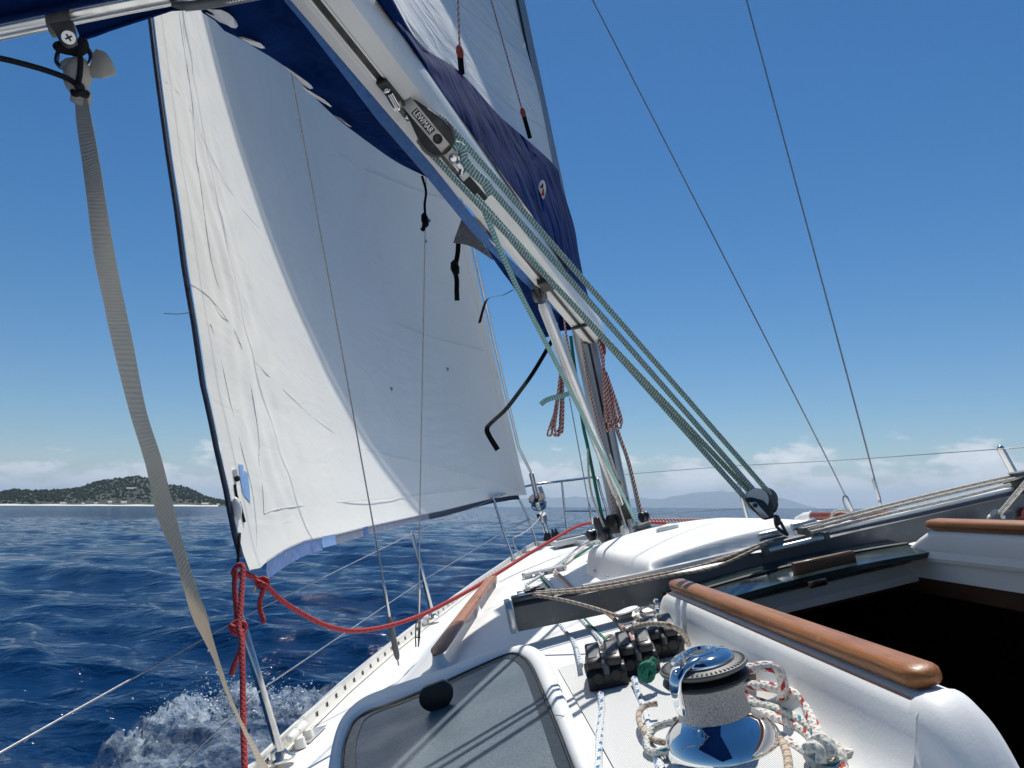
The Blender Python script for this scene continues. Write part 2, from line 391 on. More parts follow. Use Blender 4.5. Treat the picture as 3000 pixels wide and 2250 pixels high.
nzz = noise(t, co, 620, 3, .7); setc(t, b, 'Base Color', mix(t, rmp(t, nzz, .35, .65), (.30, .30, .30), (.74, .74, .73))); b.inputs['Metallic'].default_value = .7; b.inputs['Roughness'].default_value = .42
bump(t, b, nzz, 1.0, .003); M['drum'] = m
m, t, b, o = newmat('strap_webbing')
uv = N(t, 'ShaderNodeUVMap'); sp = N(t, 'ShaderNodeSeparateXYZ'); t.links.new(uv.outputs[0], sp.inputs[0])
rb = mth(t, 'SINE', mth(t, 'MULTIPLY', sp.outputs[0], 2 * pi * 230)); rb2 = mth(t, 'SINE', mth(t, 'MULTIPLY', sp.outputs[1], 2 * pi * 9))
setc(t, b, 'Base Color', mix(t, rmp(t, mth(t, 'ADD', rb, rb2), -1, 1, 0, 1), (.68, .63, .55), (.76, .72, .64))); b.inputs['Roughness'].default_value = .85
tr = N(t, 'ShaderNodeBsdfTranslucent'); tr.inputs[0].default_value = (.75, .66, .52, 1); ms = N(t, 'ShaderNodeMixShader', i_0=.4)
t.links.new(b.outputs[0], ms.inputs[1]); t.links.new(tr.outputs[0], ms.inputs[2]); t.links.new(ms.outputs[0], o.inputs[0])
bump(t, b, rb, .4, .002); M['strap'] = m
m, t, b, o = newmat('sea_water')
geo = N(t, 'ShaderNodeNewGeometry'); gp = geo.outputs['Position']
mp = N(t, 'ShaderNodeMapping'); t.links.new(gp, mp.inputs[0]); mp.inputs['Scale'].default_value = (.75, 1.3, 1)
ln = N(t, 'ShaderNodeVectorMath', operation='LENGTH'); t.links.new(gp, ln.inputs[0]); dist = ln.outputs['Value']
h1 = noise(t, mp.outputs[0], 1.1, 3, .6, .6); h2 = noise(t, mp.outputs[0], 4.5, 5, .62, .5); h3 = noise(t, mp.outputs[0], .22, 3, .5)
hh = mth(t, 'ADD', mth(t, 'ADD', mth(t, 'MULTIPLY', h1, .16), mth(t, 'MULTIPLY', h2, .06)), mth(t, 'MULTIPLY', h3, .25))
nb_ = N(t, 'ShaderNodeBump', i_Strength=1.0, i_Distance=.9); t.links.new(hh, nb_.inputs['Height'])
cn = N(t, 'ShaderNodeTexNoise', i_Scale=1.6, i_Detail=5, i_Roughness=.65); t.links.new(mp.outputs[0], cn.inputs['Vector'])   # wind ripples too small to mesh far off
cs = N(t, 'ShaderNodeVectorMath', operation='SUBTRACT'); t.links.new(cn.outputs['Color'], cs.inputs[0]); cs.inputs[1].default_value = (.5, .5, .5)
cm_ = N(t, 'ShaderNodeVectorMath', operation='MULTIPLY'); t.links.new(cs.outputs[0], cm_.inputs[0]); cm_.inputs[1].default_value = (1, 1, 0)
cl = N(t, 'ShaderNodeVectorMath', operation='SCALE'); t.links.new(cm_.outputs[0], cl.inputs[0]); t.links.new(rmp(t, dist, 6, 160, .6, 3.4), cl.inputs['Scale'])
ca = N(t, 'ShaderNodeVectorMath', operation='ADD'); t.links.new(nb_.outputs[0], ca.inputs[0]); t.links.new(cl.outputs[0], ca.inputs[1])
cz = N(t, 'ShaderNodeVectorMath', operation='NORMALIZE'); t.links.new(ca.outputs[0], cz.inputs[0]); t.links.new(cz.outputs[0], b.inputs['Normal'])
setc(t, b, 'Base Color', mix(t, rmp(t, h3, .3, .7), (.0015, .019, .068), (.0025, .028, .092)))
b.inputs['IOR'].default_value = 1.27; setc(t, b, 'Roughness', rmp(t, dist, 5, 900, .06, .14)); b.inputs['Specular IOR Level'].default_value = .2
crest = mth(t, 'MULTIPLY', rmp(t, noise(t, mp.outputs[0], .35, 8, .72, .4), .765, .80, 0, 1), rmp(t, dist, 12, 60, 0, .8))
fd = N(t, 'ShaderNodeBsdfDiffuse'); fd.inputs[0].default_value = (.75, .8, .85, 1)
ms = N(t, 'ShaderNodeMixShader'); t.links.new(crest, ms.inputs[0]); t.links.new(b.outputs[0], ms.inputs[1]); t.links.new(fd.outputs[0], ms.inputs[2]); t.links.new(ms.outputs[0], o.inputs[0])
M['water'] = m
m, t, b, o = newmat('wake_foam')
co = objco(t); nz1 = noise(t, co, 3.2, 9, .68, .6); nz2 = noise(t, co, 13, 7, .7, .5)
uv = N(t, 'ShaderNodeUVMap'); sp = N(t, 'ShaderNodeSeparateXYZ'); t.links.new(uv.outputs[0], sp.inputs[0])
ed = mth(t, 'MULTIPLY', mth(t, 'MULTIPLY', rmp(t, sp.outputs[0], .10, .36, 0, 1, True), rmp(t, sp.outputs[0], .7, 1, 1, 0, True)), mth(t, 'MULTIPLY', rmp(t, sp.outputs[1], 0, .1, 0, 1, True), rmp(t, sp.outputs[1], .8, 1, 1, 0, True)))
k = mth(t, 'ADD', mth(t, 'MULTIPLY', nz1, .6), mth(t, 'MULTIPLY', nz2, .4))
al = mth(t, 'MULTIPLY', mth(t, 'MULTIPLY', rmp(t, k, .36, .60, 0.25, 1), rmp(t, sp.outputs[1], .10, .32, 1, .42, True)), ed)
b.inputs['Roughness'].default_value = .7; setc(t, b, 'Base Color', mix(t, rmp(t, k, .42, .70), (.10, .20, .34), (.72, .80, .86)))
bump(t, b, k, .9, .06)
tp = N(t, 'ShaderNodeBsdfTransparent'); ms = N(t, 'ShaderNodeMixShader'); t.links.new(al, ms.inputs[0]); t.links.new(tp.outputs[0], ms.inputs[1]); t.links.new(b.outputs[0], ms.inputs[2]); t.links.new(ms.outputs[0], o.inputs[0])
M['foam'] = m
M['spray'] = simple('white_spray', (.85, .9, .93), .4, var=.05, vs=30)
M['forest'] = simple('island_trees', (.014, .032, .010), .9, var=.6, spec=.1, vs=.06)
M['soil'] = simple('island_ground', (.015, .031, .010), .9, var=.35, vs=.02)
M['sand'] = simple('white_sand', (.66, .62, .54), .9, var=.08, vs=.05)
M['house'] = simple('white_house_wall', (.72, .70, .66), .7, var=.08, vs=.3)
M['roof'] = simple('pale_house_roof', (.52, .47, .42), .8, var=.15, vs=.3)
M['hill'] = simple('far_hill_forest', (.055, .085, .050), .95, var=.4, vs=.002)
M['pane'] = simple('house_window', (.05, .06, .07), .15, var=.1)
M['lens_shade'] = simple('painted_lens_shade', (.022, .032, .040), .35, var=.25, vs=60)
# ---------------------------------------------------------------- sea
def wray(px, py): return _fw * FPX + CRT * (px - 1500) - CUP * (py - 1125)
def at_dist(px, py, D):
    r = wray(px, py); return CAMP + r * (D / sqrt(r[0] ** 2 + r[1] ** 2))
WAVES = []
_g = np.random.default_rng(5)
for _i in range(104):
    _l = 0.30 * (6.0 / 0.30) ** (_i / 103.0)
    WAVES.append((_l, 0.0086 * _l ** .5 * _g.uniform(.6, 1.25), radians(200) + _g.normal(0, .42), _g.uniform(0, 2 * pi)))
def sea_z(x, y):
    gx, gy, z = x, y, 0.
    for _ in range(3):
        dx = dy = z = 0.
        for lam, a, d, ph in WAVES:
            k = 2 * pi / lam; p = k * (gx * sin(d) + gy * cos(d)) + ph
            z += a * cos(p); dx -= a * 1.05 * sin(d) * sin(p); dy -= a * 1.05 * cos(d) * sin(p)
        gx, gy = x - dx, y - dy
    return z
def make_sea():
    th = np.concatenate([np.radians(np.arange(-180, -58, 2.0)), np.radians(np.arange(-58, 58, 0.125)), np.radians(np.arange(58, 180, 2.0))])
    rr = np.concatenate([np.geomspace(1.2, 1500, 620), np.geomspace(1600, 29000, 26)])
    dr = np.gradient(rr)
    R, T = np.meshgrid(rr, th, indexing='ij'); X = R * np.sin(T); Y = R * np.cos(T); Z = np.zeros_like(X); DX = np.zeros_like(X); DY = np.zeros_like(X)
    sp = np.maximum(np.broadcast_to(dr[:, None], X.shape), R * 0.0022)
    for lam, a, d, ph in WAVES:
        k = 2 * pi / lam
        fade = np.clip(1.6 - sp / lam * 4.2, 0, 1) * np.clip((1500 - R) / 900, 0, 1)
        p = k * (X * sin(d) + Y * cos(d)) + ph
        Z += a * fade * np.cos(p); DX -= a * fade * 1.05 * sin(d) * np.sin(p); DY -= a * fade * 1.05 * cos(d) * np.sin(p)
    Z -= R ** 2 / (2 * 7.3e6)      # the earth's curve: the horizon lies about five kilometres off
    V = np.stack([X + DX, Y + DY, Z], -1).reshape(-1, 3)
    nr, ntc = len(rr), len(th)
    i, j = np.meshgrid(np.arange(nr - 1), np.arange(ntc), indexing='ij'); j2 = (j + 1) % ntc
    F = np.stack([i * ntc + j, i * ntc + j2, (i + 1) * ntc + j2, (i + 1) * ntc + j], -1).reshape(-1, 4)[:, ::-1]
    me = bpy.data.meshes.new('water'); me.vertices.add(len(V)); me.vertices.foreach_set('co', V.ravel())
    me.loops.add(F.size); me.loops.foreach_set('vertex_index', F.ravel().astype(np.int32))
    me.polygons.add(len(F)); me.polygons.foreach_set('loop_start', np.arange(0, F.size, 4, dtype=np.int32))
    try: me.polygons.foreach_set('loop_total', np.full(len(F), 4, dtype=np.int32))
    except Exception: pass
    me.update(calc_edges=True); me.validate(); me.polygons.foreach_set('use_smooth', [True] * len(me.polygons))
    me.materials.append(M['water']); o = bpy.data.objects.new('water', me); COL.objects.link(o); tag(o, kind='structure')
make_sea()
# ---------------------------------------------------------------- island, beach, trees, houses
RID = [(-900, 1470), (-600, 1452), (-300, 1440), (0, 1445), (45, 1438), (90, 1441), (181, 1438), (235, 1432), (271, 1419), (316, 1411), (393, 1402), (434, 1408), (497, 1424), (547, 1431), (588, 1448), (633, 1461), (680, 1468), (760, 1477)]
def isl(px, tdepth):
    """island surface: bearing px, depth 0 (shore) to 1 (ridge) to 1.6 (back shore)"""
    y = np.interp(px, [p[0] for p in RID], [p[1] for p in RID])
    base = HORIZ - (1500 - px) * tan(ROLL)
    D = 1500 + 330 * tdepth
    hgt = max(0.5, (base - y) / FPX * 1830 - 2.5)
    k = (0.10 * min(1, tdepth * 8) + .9 * (max(0, tdepth - .12) / .88) ** .85 if tdepth <= 1 else max(0, 1 - ((tdepth - 1) / .6) ** 2))
    p = at_dist(px, 1470, D); return V3(p[0], p[1], 0.1 + hgt * k)
m_ = MB(True); m_.grid([[isl(px, td) for px in np.linspace(-900, 770, 90)] for td in list(np.linspace(0, 1, 14)) + [1.2, 1.4, 1.6]])
tag(m_.build('island', M['soil'], smooth=60), kind='structure')
m_ = MB(True); bx = np.linspace(-900, 640, 60)
def sh(px, D, z):
    p = at_dist(px, 1470, D); return V3(p[0], p[1], z)
m_.grid([[sh(px, 1478 + 6 * sin(px * .02), -.3) for px in bx], [sh(px, 1488 + 6 * sin(px * .02), 1.1) for px in bx], [sh(px, 1508, 2.3 + .5 * sin(px * .05)) for px in bx], [sh(px, 1530, .4) for px in bx]])
tag(m_.build('beach', M['sand']), kind='structure')
m_ = MB(True)
t_ = (1 + 5 ** .5) / 2
IV = [nrm(v) for v in [(-1, t_, 0), (1, t_, 0), (-1, -t_, 0), (1, -t_, 0), (0, -1, t_), (0, 1, t_), (0, -1, -t_), (0, 1, -t_), (t_, 0, -1), (t_, 0, 1), (-t_, 0, -1), (-t_, 0, 1)]]
IF = [(0, 11, 5), (0, 5, 1), (0, 1, 7), (0, 7, 10), (0, 10, 11), (1, 5, 9), (5, 11, 4), (11, 10, 2), (10, 7, 6), (7, 1, 8), (3, 9, 4), (3, 4, 2), (3, 2, 6), (3, 6, 8), (3, 8, 9), (4, 9, 5), (2, 4, 11), (6, 2, 10), (8, 6, 7), (9, 8, 1)]
for k_ in range(4200):
    px = random.uniform(-760, 690); td = random.uniform(.06, 1.08) ** .8
    c_ = isl(px, td); r_ = random.uniform(1.3, 3.5) * (1 if td > .2 else .7); hz = random.uniform(.7, 1.25)
    m_.add([c_ + V3(0, 0, r_ * .5) + v * r_ * random.uniform(.65, 1.25) * V3(1, 1, hz) for v in IV], IF)
tag(m_.build('forest', M['forest'], smooth=80), kind='stuff')
HOUSES = [(185, .05, 9, 4, 'long white beach house under the left end of the island trees'), (244, .04, 4, 3.5, 'small white hut on the beach between two larger houses'), (281, .045, 5, 4, 'small white gabled house left of the tall pale house'), (322, .04, 6, 6.5, 'tall white gabled house behind the middle of the beach'), (363, .04, 9, 6, 'wide white house with low roof beside the white strap'), (380, .45, 15, 5, 'pale house standing highest among trees on the island slope'), (601, .07, 12, 5, 'long low tan house near the right end of the island'), (640, .04, 5, 4, 'last pale house at the island point beside the sail')]
for px, td, w_, h_, lab in HOUSES:
    c_ = isl(px, td); r = thing('beach_house', c_, lab, 'house', 'white houses on the island', world=True)
    ex = nrm(V3(wray(px, 1470)[1], -wray(px, 1470)[0], 0)); ey = V3(-ex[1], ex[0], 0)
    MB(True).box(c_ + V3(0, 0, h_ * .35), ex * w_ / 2, ey * 3.2, V3(0, 0, h_ * .35)).build('wall', M['house'], r, None)
    m_ = MB(True); a_ = c_ + V3(0, 0, h_ * .7 + .02)
    m_.prism([a_ - ex * (w_ / 2 + .5) - ey * 3.7, a_ - ex * (w_ / 2 + .5) + ey * 3.7, a_ - ex * (w_ / 2 + .5) + V3(0, 0, h_ * .38)], ex * (w_ + 1)); m_.build('roof', M['roof'], r, None)
    for q in np.linspace(-.5, .5, 2 if w_ < 8 else 3): MB(True).box(c_ + ex * q * w_ * .6 - ey * 3.25 + V3(0, 0, h_ * .36), ex * .55, ey * .06, V3(0, 0, h_ * .15)).build('window', M['pane'], r, None)
# ---------------------------------------------------------------- far hills across the water, and the air in front of them
HILL = [(1180, 1486), (1300, 1478), (1420, 1470), (1500, 1467), (1554, 1460), (1598, 1456), (1645, 1458), (1690, 1454), (1760, 1459), (1844, 1461), (1871, 1458), (1939, 1462), (1993, 1452), (2034, 1446), (2110, 1440), (2180, 1444), (2281, 1459), (2308, 1465), (2342, 1475), (2392, 1487)]
def hill(px, t):
    y = np.interp(px, [p[0] for p in HILL], [p[1] for p in HILL]) + 1.3 * sin(px * .043 + 1) * sin(px * .017) + .9 * sin(px * .11 + 2 * sin(px * .023))
    base = HORIZ - (1500 - px) * tan(ROLL); D = 26000 + 1500 * t
    p = at_dist(px, 1470, D); return V3(p[0], p[1], -52 + (46 + max(0, (base - y)) / FPX * 27500) * (t if t <= 1 else 2 - t) ** .8)
m_ = MB(True); m_.grid([[hill(px, t) for px in np.linspace(1180, 2392, 200)] for t in (0, .25, .5, .8, 1, 1.5, 2)])
tag(m_.build('hills', M['hill'], smooth=60), kind='structure')
def make_haze():
    mt = bpy.data.materials.new('sea_haze'); mt.use_nodes = True; t = mt.node_tree; t.nodes.clear()
    o = N(t, 'ShaderNodeOutputMaterial'); v = N(t, 'ShaderNodeVolumePrincipled'); t.links.new(v.outputs[0], o.inputs['Volume'])
    v.inputs['Color'].default_value = (.62, .80, 1.0, 1); v.inputs['Density'].default_value = 0.000064; v.inputs['Anisotropy'].default_value = .2
    b = MB(True); b.box(V3(0, 0, 260), V3(30500, 0, 0), V3(0, 30500, 0), V3(0, 0, 330)); tag(b.build('haze', mt, smooth=None), kind='stuff')
make_haze()
# ================================================================ the yacht
CEN = 0.75
def pxl(pts, f0, f1, k=6):
    """a taut or curved line in space: picture trace with its two end distances; distance runs like on a straight line"""
    pts = [V3(*p) for p in pts]; pts = crom(pts, k) if len(pts) > 2 else [lerp(pts[0], pts[1], i / k) for i in range(k + 1)]
    L = np.concatenate([[0], np.cumsum([np.linalg.norm(pts[i + 1] - pts[i]) for i in range(len(pts) - 1)])]); L /= L[-1]
    return [A(p[0], p[1], f=1 / ((1 - t) / f0 + t / f1)) for p, t in zip(pts, L)]
def pxu(pts, u, k=6):
    pts = [V3(*p) for p in pts]; us = u if hasattr(u, '__len__') else [u] * len(pts)
    q = [A(p[0], p[1], u=uu) for p, uu in zip(pts, us)]
    return crom(q, k)
TOE = [(-1.5, -1.05), (0, -1.02), (1.2, -.98), (2.0, -.90), (2.70, -.826), (3.03, -.788), (3.6, -.715), (4.36, -.583), (5.23, -.398), (6.69, -.044), (8.21, .355), (9.1, .60), (9.55, .745)]
toe = lambda f: interp(f, [p[0] for p in TOE], [p[1] for p in TOE])
DECKU = -.705
def roofu(f, s):
    d = abs(s - CEN); wt = .93 - .115 * max(0, f - 1.9); k = .045
    drop = .70 * k * math.log(1 + math.exp(min(40, (d - wt) / k)))
    h = -.378 - .016 * (d / .9) ** 2 + .016 - drop
    if f > 4.0: h -= .33 * (1 - cos(min(1, (f - 4.0) / 2.8) * pi)) / 2
    return h
def decku(f, s):
    a, b = roofu(f, s), DECKU + .03 * max(0, (f - 5)) / 4
    k = .02
    return max(a, b) + k * math.log(1 + math.exp(-abs(a - b) / k)) * .6
hull = thing('sailing_yacht', (2.6, CEN, -1.9), 'white sailing yacht whose heeled deck and cabin top fill the lower right', 'sailboat')
# deck and cabin top, with the companionway left open
HOLE = (0.74, 1.80, .455, 1.045)
fs = sorted(set(list(np.round(np.concatenate([np.linspace(-1.4, .74, 8), np.linspace(.74, 1.80, 14), np.linspace(1.80, 4.5, 34), np.linspace(4.5, 9.5, 30)]), 4))))
ss = sorted(set(list(np.round(np.concatenate([np.linspace(-1.05, -.75, 5), np.linspace(-.75, .455, 46), np.linspace(.455, 1.045, 8), np.linspace(1.045, 2.6, 44)]), 4))))
m_ = MB(); idx = {}
def dv(i, j):
    f, s = fs[i], ss[j]; lo = toe(f); s2 = min(max(s, lo), 2 * CEN - lo)
    key = (i, round(s2, 5))
    if key not in idx: idx[key] = len(m_.v); m_.v.append(V3(f, s2, decku(f, s2)))
    return idx[key]
for i in range(len(fs) - 1):
    for j in range(len(ss) - 1):
        fc, sc_ = (fs[i] + fs[i + 1]) / 2, (ss[j] + ss[j + 1]) / 2
        if HOLE[0] < fc < HOLE[1] and HOLE[2] < sc_ < HOLE[3]: continue
        q = []
        for a, b in ((i, j), (i + 1, j), (i + 1, j + 1), (i, j + 1)):
            v = dv(a, b)
            if v not in q: q.append(v)
        if len(q) > 2: m_.f.append(q); m_.uv.append([(0, 0)] * len(q))
m_.build('deck', M['gel'], hull, 60)
m_ = MB()
for sgn in (1, -1):
    P = []
    for f in np.linspace(-1.5, 9.55, 40):
        t = toe(f); e = t - .012; y = lambda v: v if sgn > 0 else 2 * CEN - v
        w_ = max(0., min(1, (9.55 - f) / 3))
        P.append([V3(f, y(e), DECKU + .002 + .03 * max(0, f - 5) / 4), V3(f, y(e - .015), DECKU - .05), V3(f, y(e + .02 + .05 * (1 - w_)), DECKU - .6), V3(f - .3 * (1 - w_), y(e + .25 + .1 * (1 - w_)), DECKU - 1.25)])
    m_.grid(P)
m_.build('hull_side', M['gel'], hull, 60)
# perforated alloy toe rail: two meshes, port and starboard, holes cut as openings between posts
def toerail(sgn):
    m = MB(); y = lambda v: v if sgn > 0 else 2 * CEN - v
    f = .4; st = .13; base = lambda f: DECKU + .03 * max(0, f - 5) / 4
    X = np.arange(.3, 9.5, .0325)
    for k in range(len(X) - 1):
        a, b = X[k], X[k + 1]; hole = k % 4 == 1
        for lo, hi in (((0, .012), (.033, .046)) if hole else ((0, .046),)):
            P = []
            for ff in (a, b):
                t = toe(ff); P.append([V3(ff, y(t + .006), base(ff) + lo), V3(ff, y(t + .006), base(ff) + hi), V3(ff, y(t - .002), base(ff) + hi), V3(ff, y(t - .002), base(ff) + lo)])
            m.grid([r + [r[0]] for r in P])
    P = []
    for ff in np.linspace(.3, 9.5, 60):
        t = toe(ff); b0 = base(ff); P.append([V3(ff, y(t + .008), b0 + .046), V3(ff, y(t + .008), b0 + .056), V3(ff, y(t - .006), b0 + .056), V3(ff, y(t - .006), b0 + .046), V3(ff, y(t + .008), b0 + .046)])
    m.grid(P)
    P = [[V3(ff, y(toe(ff) + .006), base(ff) + .004), V3(ff, y(toe(ff) + .035), base(ff) + .006)] for ff in np.linspace(.3, 9.5, 60)]
    m.grid(P); return m
toerail(1).build('toe_rail', M['white_alu'], hull, 30); toerail(-1).build('toe_rail', M['white_alu'], hull, 30)
# companionway: coamings, dark cabin, teak cappings
def coaming(sg):
    y = lambda v: v if sg > 0 else 2 * CEN - v; P = []
    prof = [(.300, -.3755), (.335, -.372), (.362, -.362), (.380, -.342), (.390, -.318), (.396, -.300), (.404, -.290), (.418, -.286), (.436, -.286), (.452, -.290), (.458, -.300), (.460, -.33), (.460, -.40)]
    for f in list(np.linspace(.76, 1.72, 14)) + ([1.75, 1.775, 1.79] if sg > 0 else [1.76, 1.80, 1.84, 1.9]):
        e = max(0, (f - 1.72) / .07) if sg > 0 else 0
        g2 = max(0, (f - 1.74) / .16) if sg < 0 else 0
        P.append([V3(f + .015 * e, y(s), (u if u < -.36 else lerp(u, -.36, min(1, g2 ** .7))) if e == 0 else lerp(u, -.385, e ** 2 * .55) * 1.0) for s, u in prof])
    return P
for sg in (1, -1):
    m_ = MB(); m_.grid(coaming(sg)); m_.build('companionway_coaming', M['gel'], hull, 50)
# rounded after end of the port coaming
m_ = MB(); P = []
for t in np.linspace(0, 1, 14):
    k = max(0., 1 - t ** 2.4); P.append([V3(.775 - .090 * t, lerp(sx, .405, .25 * t * t), -.379 + (ux + .379) * k if ux > -.379 else ux) for sx, ux in ((.300, -.3775), (.335, -.372), (.362, -.362), (.380, -.342), (.390, -.318), (.396, -.300), (.404, -.288), (.418, -.283), (.436, -.283), (.452, -.288), (.459, -.300), (.461, -.33), (.461, -.40))])
m_.grid(P); m_.build('coaming_end', M['gel'], hull, 60)
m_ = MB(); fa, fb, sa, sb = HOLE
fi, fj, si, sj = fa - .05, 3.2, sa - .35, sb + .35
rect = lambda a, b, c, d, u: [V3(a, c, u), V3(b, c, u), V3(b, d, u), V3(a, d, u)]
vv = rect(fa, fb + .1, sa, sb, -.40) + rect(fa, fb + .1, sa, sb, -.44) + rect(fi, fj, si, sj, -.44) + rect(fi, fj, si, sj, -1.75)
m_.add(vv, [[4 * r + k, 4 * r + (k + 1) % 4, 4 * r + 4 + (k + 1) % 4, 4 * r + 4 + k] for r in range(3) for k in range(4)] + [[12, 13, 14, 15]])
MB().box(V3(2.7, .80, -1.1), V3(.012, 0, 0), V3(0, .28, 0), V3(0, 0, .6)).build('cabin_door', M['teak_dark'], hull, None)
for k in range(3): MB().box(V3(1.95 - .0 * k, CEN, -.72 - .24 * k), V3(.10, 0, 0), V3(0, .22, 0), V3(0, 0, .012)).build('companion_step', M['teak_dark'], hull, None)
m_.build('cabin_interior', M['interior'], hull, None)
m_ = MB()
m_.slab([[V3(f, s, u) for s in np.linspace(.47, 1.06, 8)] for f, u in ((1.905, -.345), (1.86, -.368), (1.80, -.392))], V3(.01, 0, -.02))
m_.build('hatch_sill', M['gel'], hull, 60)
m_ = MB(); m_.slab([[V3(f, s, u) for f in np.linspace(.76, 1.9, 6)] for s, u in ((1.042, -.33), (1.03, -.345))], V3(0, 0, -.008)); m_.build('slide_track', M['white_alu'], hull, 40)
def capping(sg):
    y = lambda v: v if sg > 0 else 2 * CEN - v; P = []
    n = 16; F_ = [.775, .7755, .777, .780, .784, .789, .795] + list(np.linspace(.80, 1.71, 15)) + [1.725, 1.735, 1.74]
    for i, f in enumerate(F_):
        e = max(0, min(1, (f - .775) / .02, (1.74 - f) / .03))
        e = sqrt(max(0, 1 - (1 - min(1, e)) ** 2)) if e < 1 else 1
        row = []
        for k in range(n):
            a = 2 * pi * k / n; ca, sa_ = cos(a), sin(a)
            sx = math.copysign(abs(ca) ** .7, ca); sy = math.copysign(abs(sa_) ** .7, sa_)
            row.append(V3(f, y(.432 + .020 * sx * max(.15, e)), -.2735 + .0122 * sy * max(.15, e)))
        P.append(row)
    m = MB(); m.grid([r + [r[0]] for r in P]); m.add(P[0], [list(range(n))]); m.add(P[-1], [list(range(n))]); return m
c_ = capping(1).build('companionway_rail', M['teak'], hull, 50); c_['label'] = 'long varnished teak rail beside the winch'
c_ = capping(-1).build('companionway_rail', M['teak'], hull, 50); c_['label'] = 'teak rail on the far side of the dark companionway'
m_ = MB(); m_.grid([[V3(f, .407, -.287), V3(f, .402, -.296), V3(f, .41, -.30)] for f in (.78, 1.73)]); m_.build('rail_trim', M['teak_dull'], hull)
# cabin-top handrails
def handrail(sg, fa, fb, sa, sb, up, mat, wd=.018):
    y = lambda v: v if sg > 0 else 2 * CEN - v; P = []; n = 12
    for i, t in enumerate(np.linspace(0, 1, 26)):
        f = lerp(fa, fb, t); s = lerp(sa, sb, t); e = min(1, .25 + min(t, 1 - t) * 30)
        u = decku(f, y(s)) + up * (1 - max(0, (t - .93) / .07) ** 2 * .8)
        row = [V3(f, y(s) + wd * math.copysign(abs(cos(a)) ** .75, cos(a)) * e, u + .011 * math.copysign(abs(sin(a)) ** .75, sin(a)) * e) for a in np.linspace(0, 2 * pi, n, endpoint=False)]
        P.append(row)
    m = MB(); m.grid([r + [r[0]] for r in P]); m.add(P[0], [list(range(n))]); m.add(P[-1], [list(range(n))]); return m
HB = thing('cabin_handrail', (2.6, -.05, -.39), 'worn teak grab rail on the port cabin top, running forward from the smoked hatch', 'handrail')
handrail(1, 1.97, 3.52, -.155, .055, .048, M['teak_dull'], .022).build('rail', M['teak_dull'], HB, 50)
for t in (.02, .52, .98):
    f = lerp(1.99, 3.52, t); s = lerp(-.155, .055, t); b0 = decku(f, s)
    m_ = MB(); m_.grid([[V3(f + r * 1.6 * cos(a), s + r * sin(a), b0 + h) for a in np.linspace(0, 2 * pi, 17)] for r, h in ((.055, -.004), (.030, .006), (.020, .018), (.016, .032), (.015, .042))]); m_.build('foot', M['gel'], HB, 60)
HS = thing('cabin_handrail', A(2700, 1515, u=-.36), 'reddish grab rail on the starboard cabin side below the thin horizon', 'handrail')
q0, q1 = A(2384, 1512, u=-.345), A(3010, 1507, u=-.335)
MB().tube([lerp(q0, q1, t) for t in np.linspace(0, 1, 12)], .0175, 10).build('rail', M['redwood'], HS)
m_ = MB(); a0 = A(2335, 1521, u=-.375); m_.tube([a0, lerp(a0, q0, .5) + V3(0, 0, .002), q0], [.012, .02, .021], 10); m_.build('foot', M['gel'], HS, 60)
for t in (.45, .9):
    q = lerp(q0, q1, t); MB().tube([q, q - V3(0, 0, .06)], .014, 8).build('foot', M['gel'], HS, 60)
m_ = MB(); b0 = A(2425, 1530, u=-.40); b1 = A(3010, 1530, u=-.40)
m_.slab([[b0, b1], [b0 + V3(0, .14, -.012), b1 + V3(0, .14, -.012)]], V3(0, 0, -.01)); m_.build('teak_strip', M['teakdeck'], hull, None)
# ribbed non-skid pad under winch and clutches
m_ = MB(); P = [[V3(f, lerp(.118, .335, v), decku(f, lerp(.118, .335, v)) + .003) for f in np.linspace(.7, 1.62, 14)] for v in np.linspace(0, 1, 14)]
m_.grid(P); o_ = m_.build('nonskid_pad', M['nonskid'], hull, 60)
uvl = o_.data.uv_layers[0].data
for d_ in uvl: d_.uv = (d_.uv[1], d_.uv[0])
# sea hood
def hoodu(f, s):
    d = abs(s - CEN)
    edge = lambda v, w: 1 / (1 + math.exp(-max(-40, min(40, v / w))))
    k = edge(.318 - d - .02 * (3.1 - f), .0075) * edge(3.20 - f - .55 * max(0, d - .08) ** 2 * 3, .012) * edge(f - 2.03, .005)
    top = .128 - .026 * (d / .33) ** 2 - .012 * max(0, f - 2.6)
    rec = edge(2.17 - f + .10 * (s - CEN), .006) * edge(.268 - d, .008)
    return -.374 + k * (top - .052 * rec)
m_ = MB(); gf = np.concatenate([np.linspace(2.0, 2.06, 10), np.linspace(2.07, 2.30, 40), np.linspace(2.33, 2.85, 14), np.linspace(2.86, 3.27, 40)]); gs = CEN + np.concatenate([-np.linspace(.37, .262, 40), np.linspace(-.25, .25, 30), np.linspace(.262, .37, 40)])
m_.grid([[V3(f, s, hoodu(f, s)) for s in gs] for f in gf]); SH = m_.build('sea_hood', M['gel'], hull, 60)
m_ = MB()
for px, py in ((1741, 1671), (1780, 1689)):
    q = A(px, py, s=CEN - .325); MB().ball(q, .006, 8).build('deck_light', M['steel'], hull)
m_ = MB(); P = []
for f in (2.0, 3.12): P.append([V3(f, CEN - .352, -.3705), V3(f, CEN - .345, -.3705)])
m_.grid(P); m_.build('hood_seam', M['gasket'], hull)
VN = thing('deck_vent', A(1955, 1552, u=-.25), 'low white oval vent on top of the white sea hood', 'vent')
q = A(1955, 1547, u=-.242); ax = nrm(V3(.0, 1, 0))
MB().ball(q, .011, 16, (4.2, 2.0, 1.3), (V3(0, 1, 0), V3(1, 0, 0), V3(0, 0, 1))).build('vent_body', M['gel2'], VN, 60)
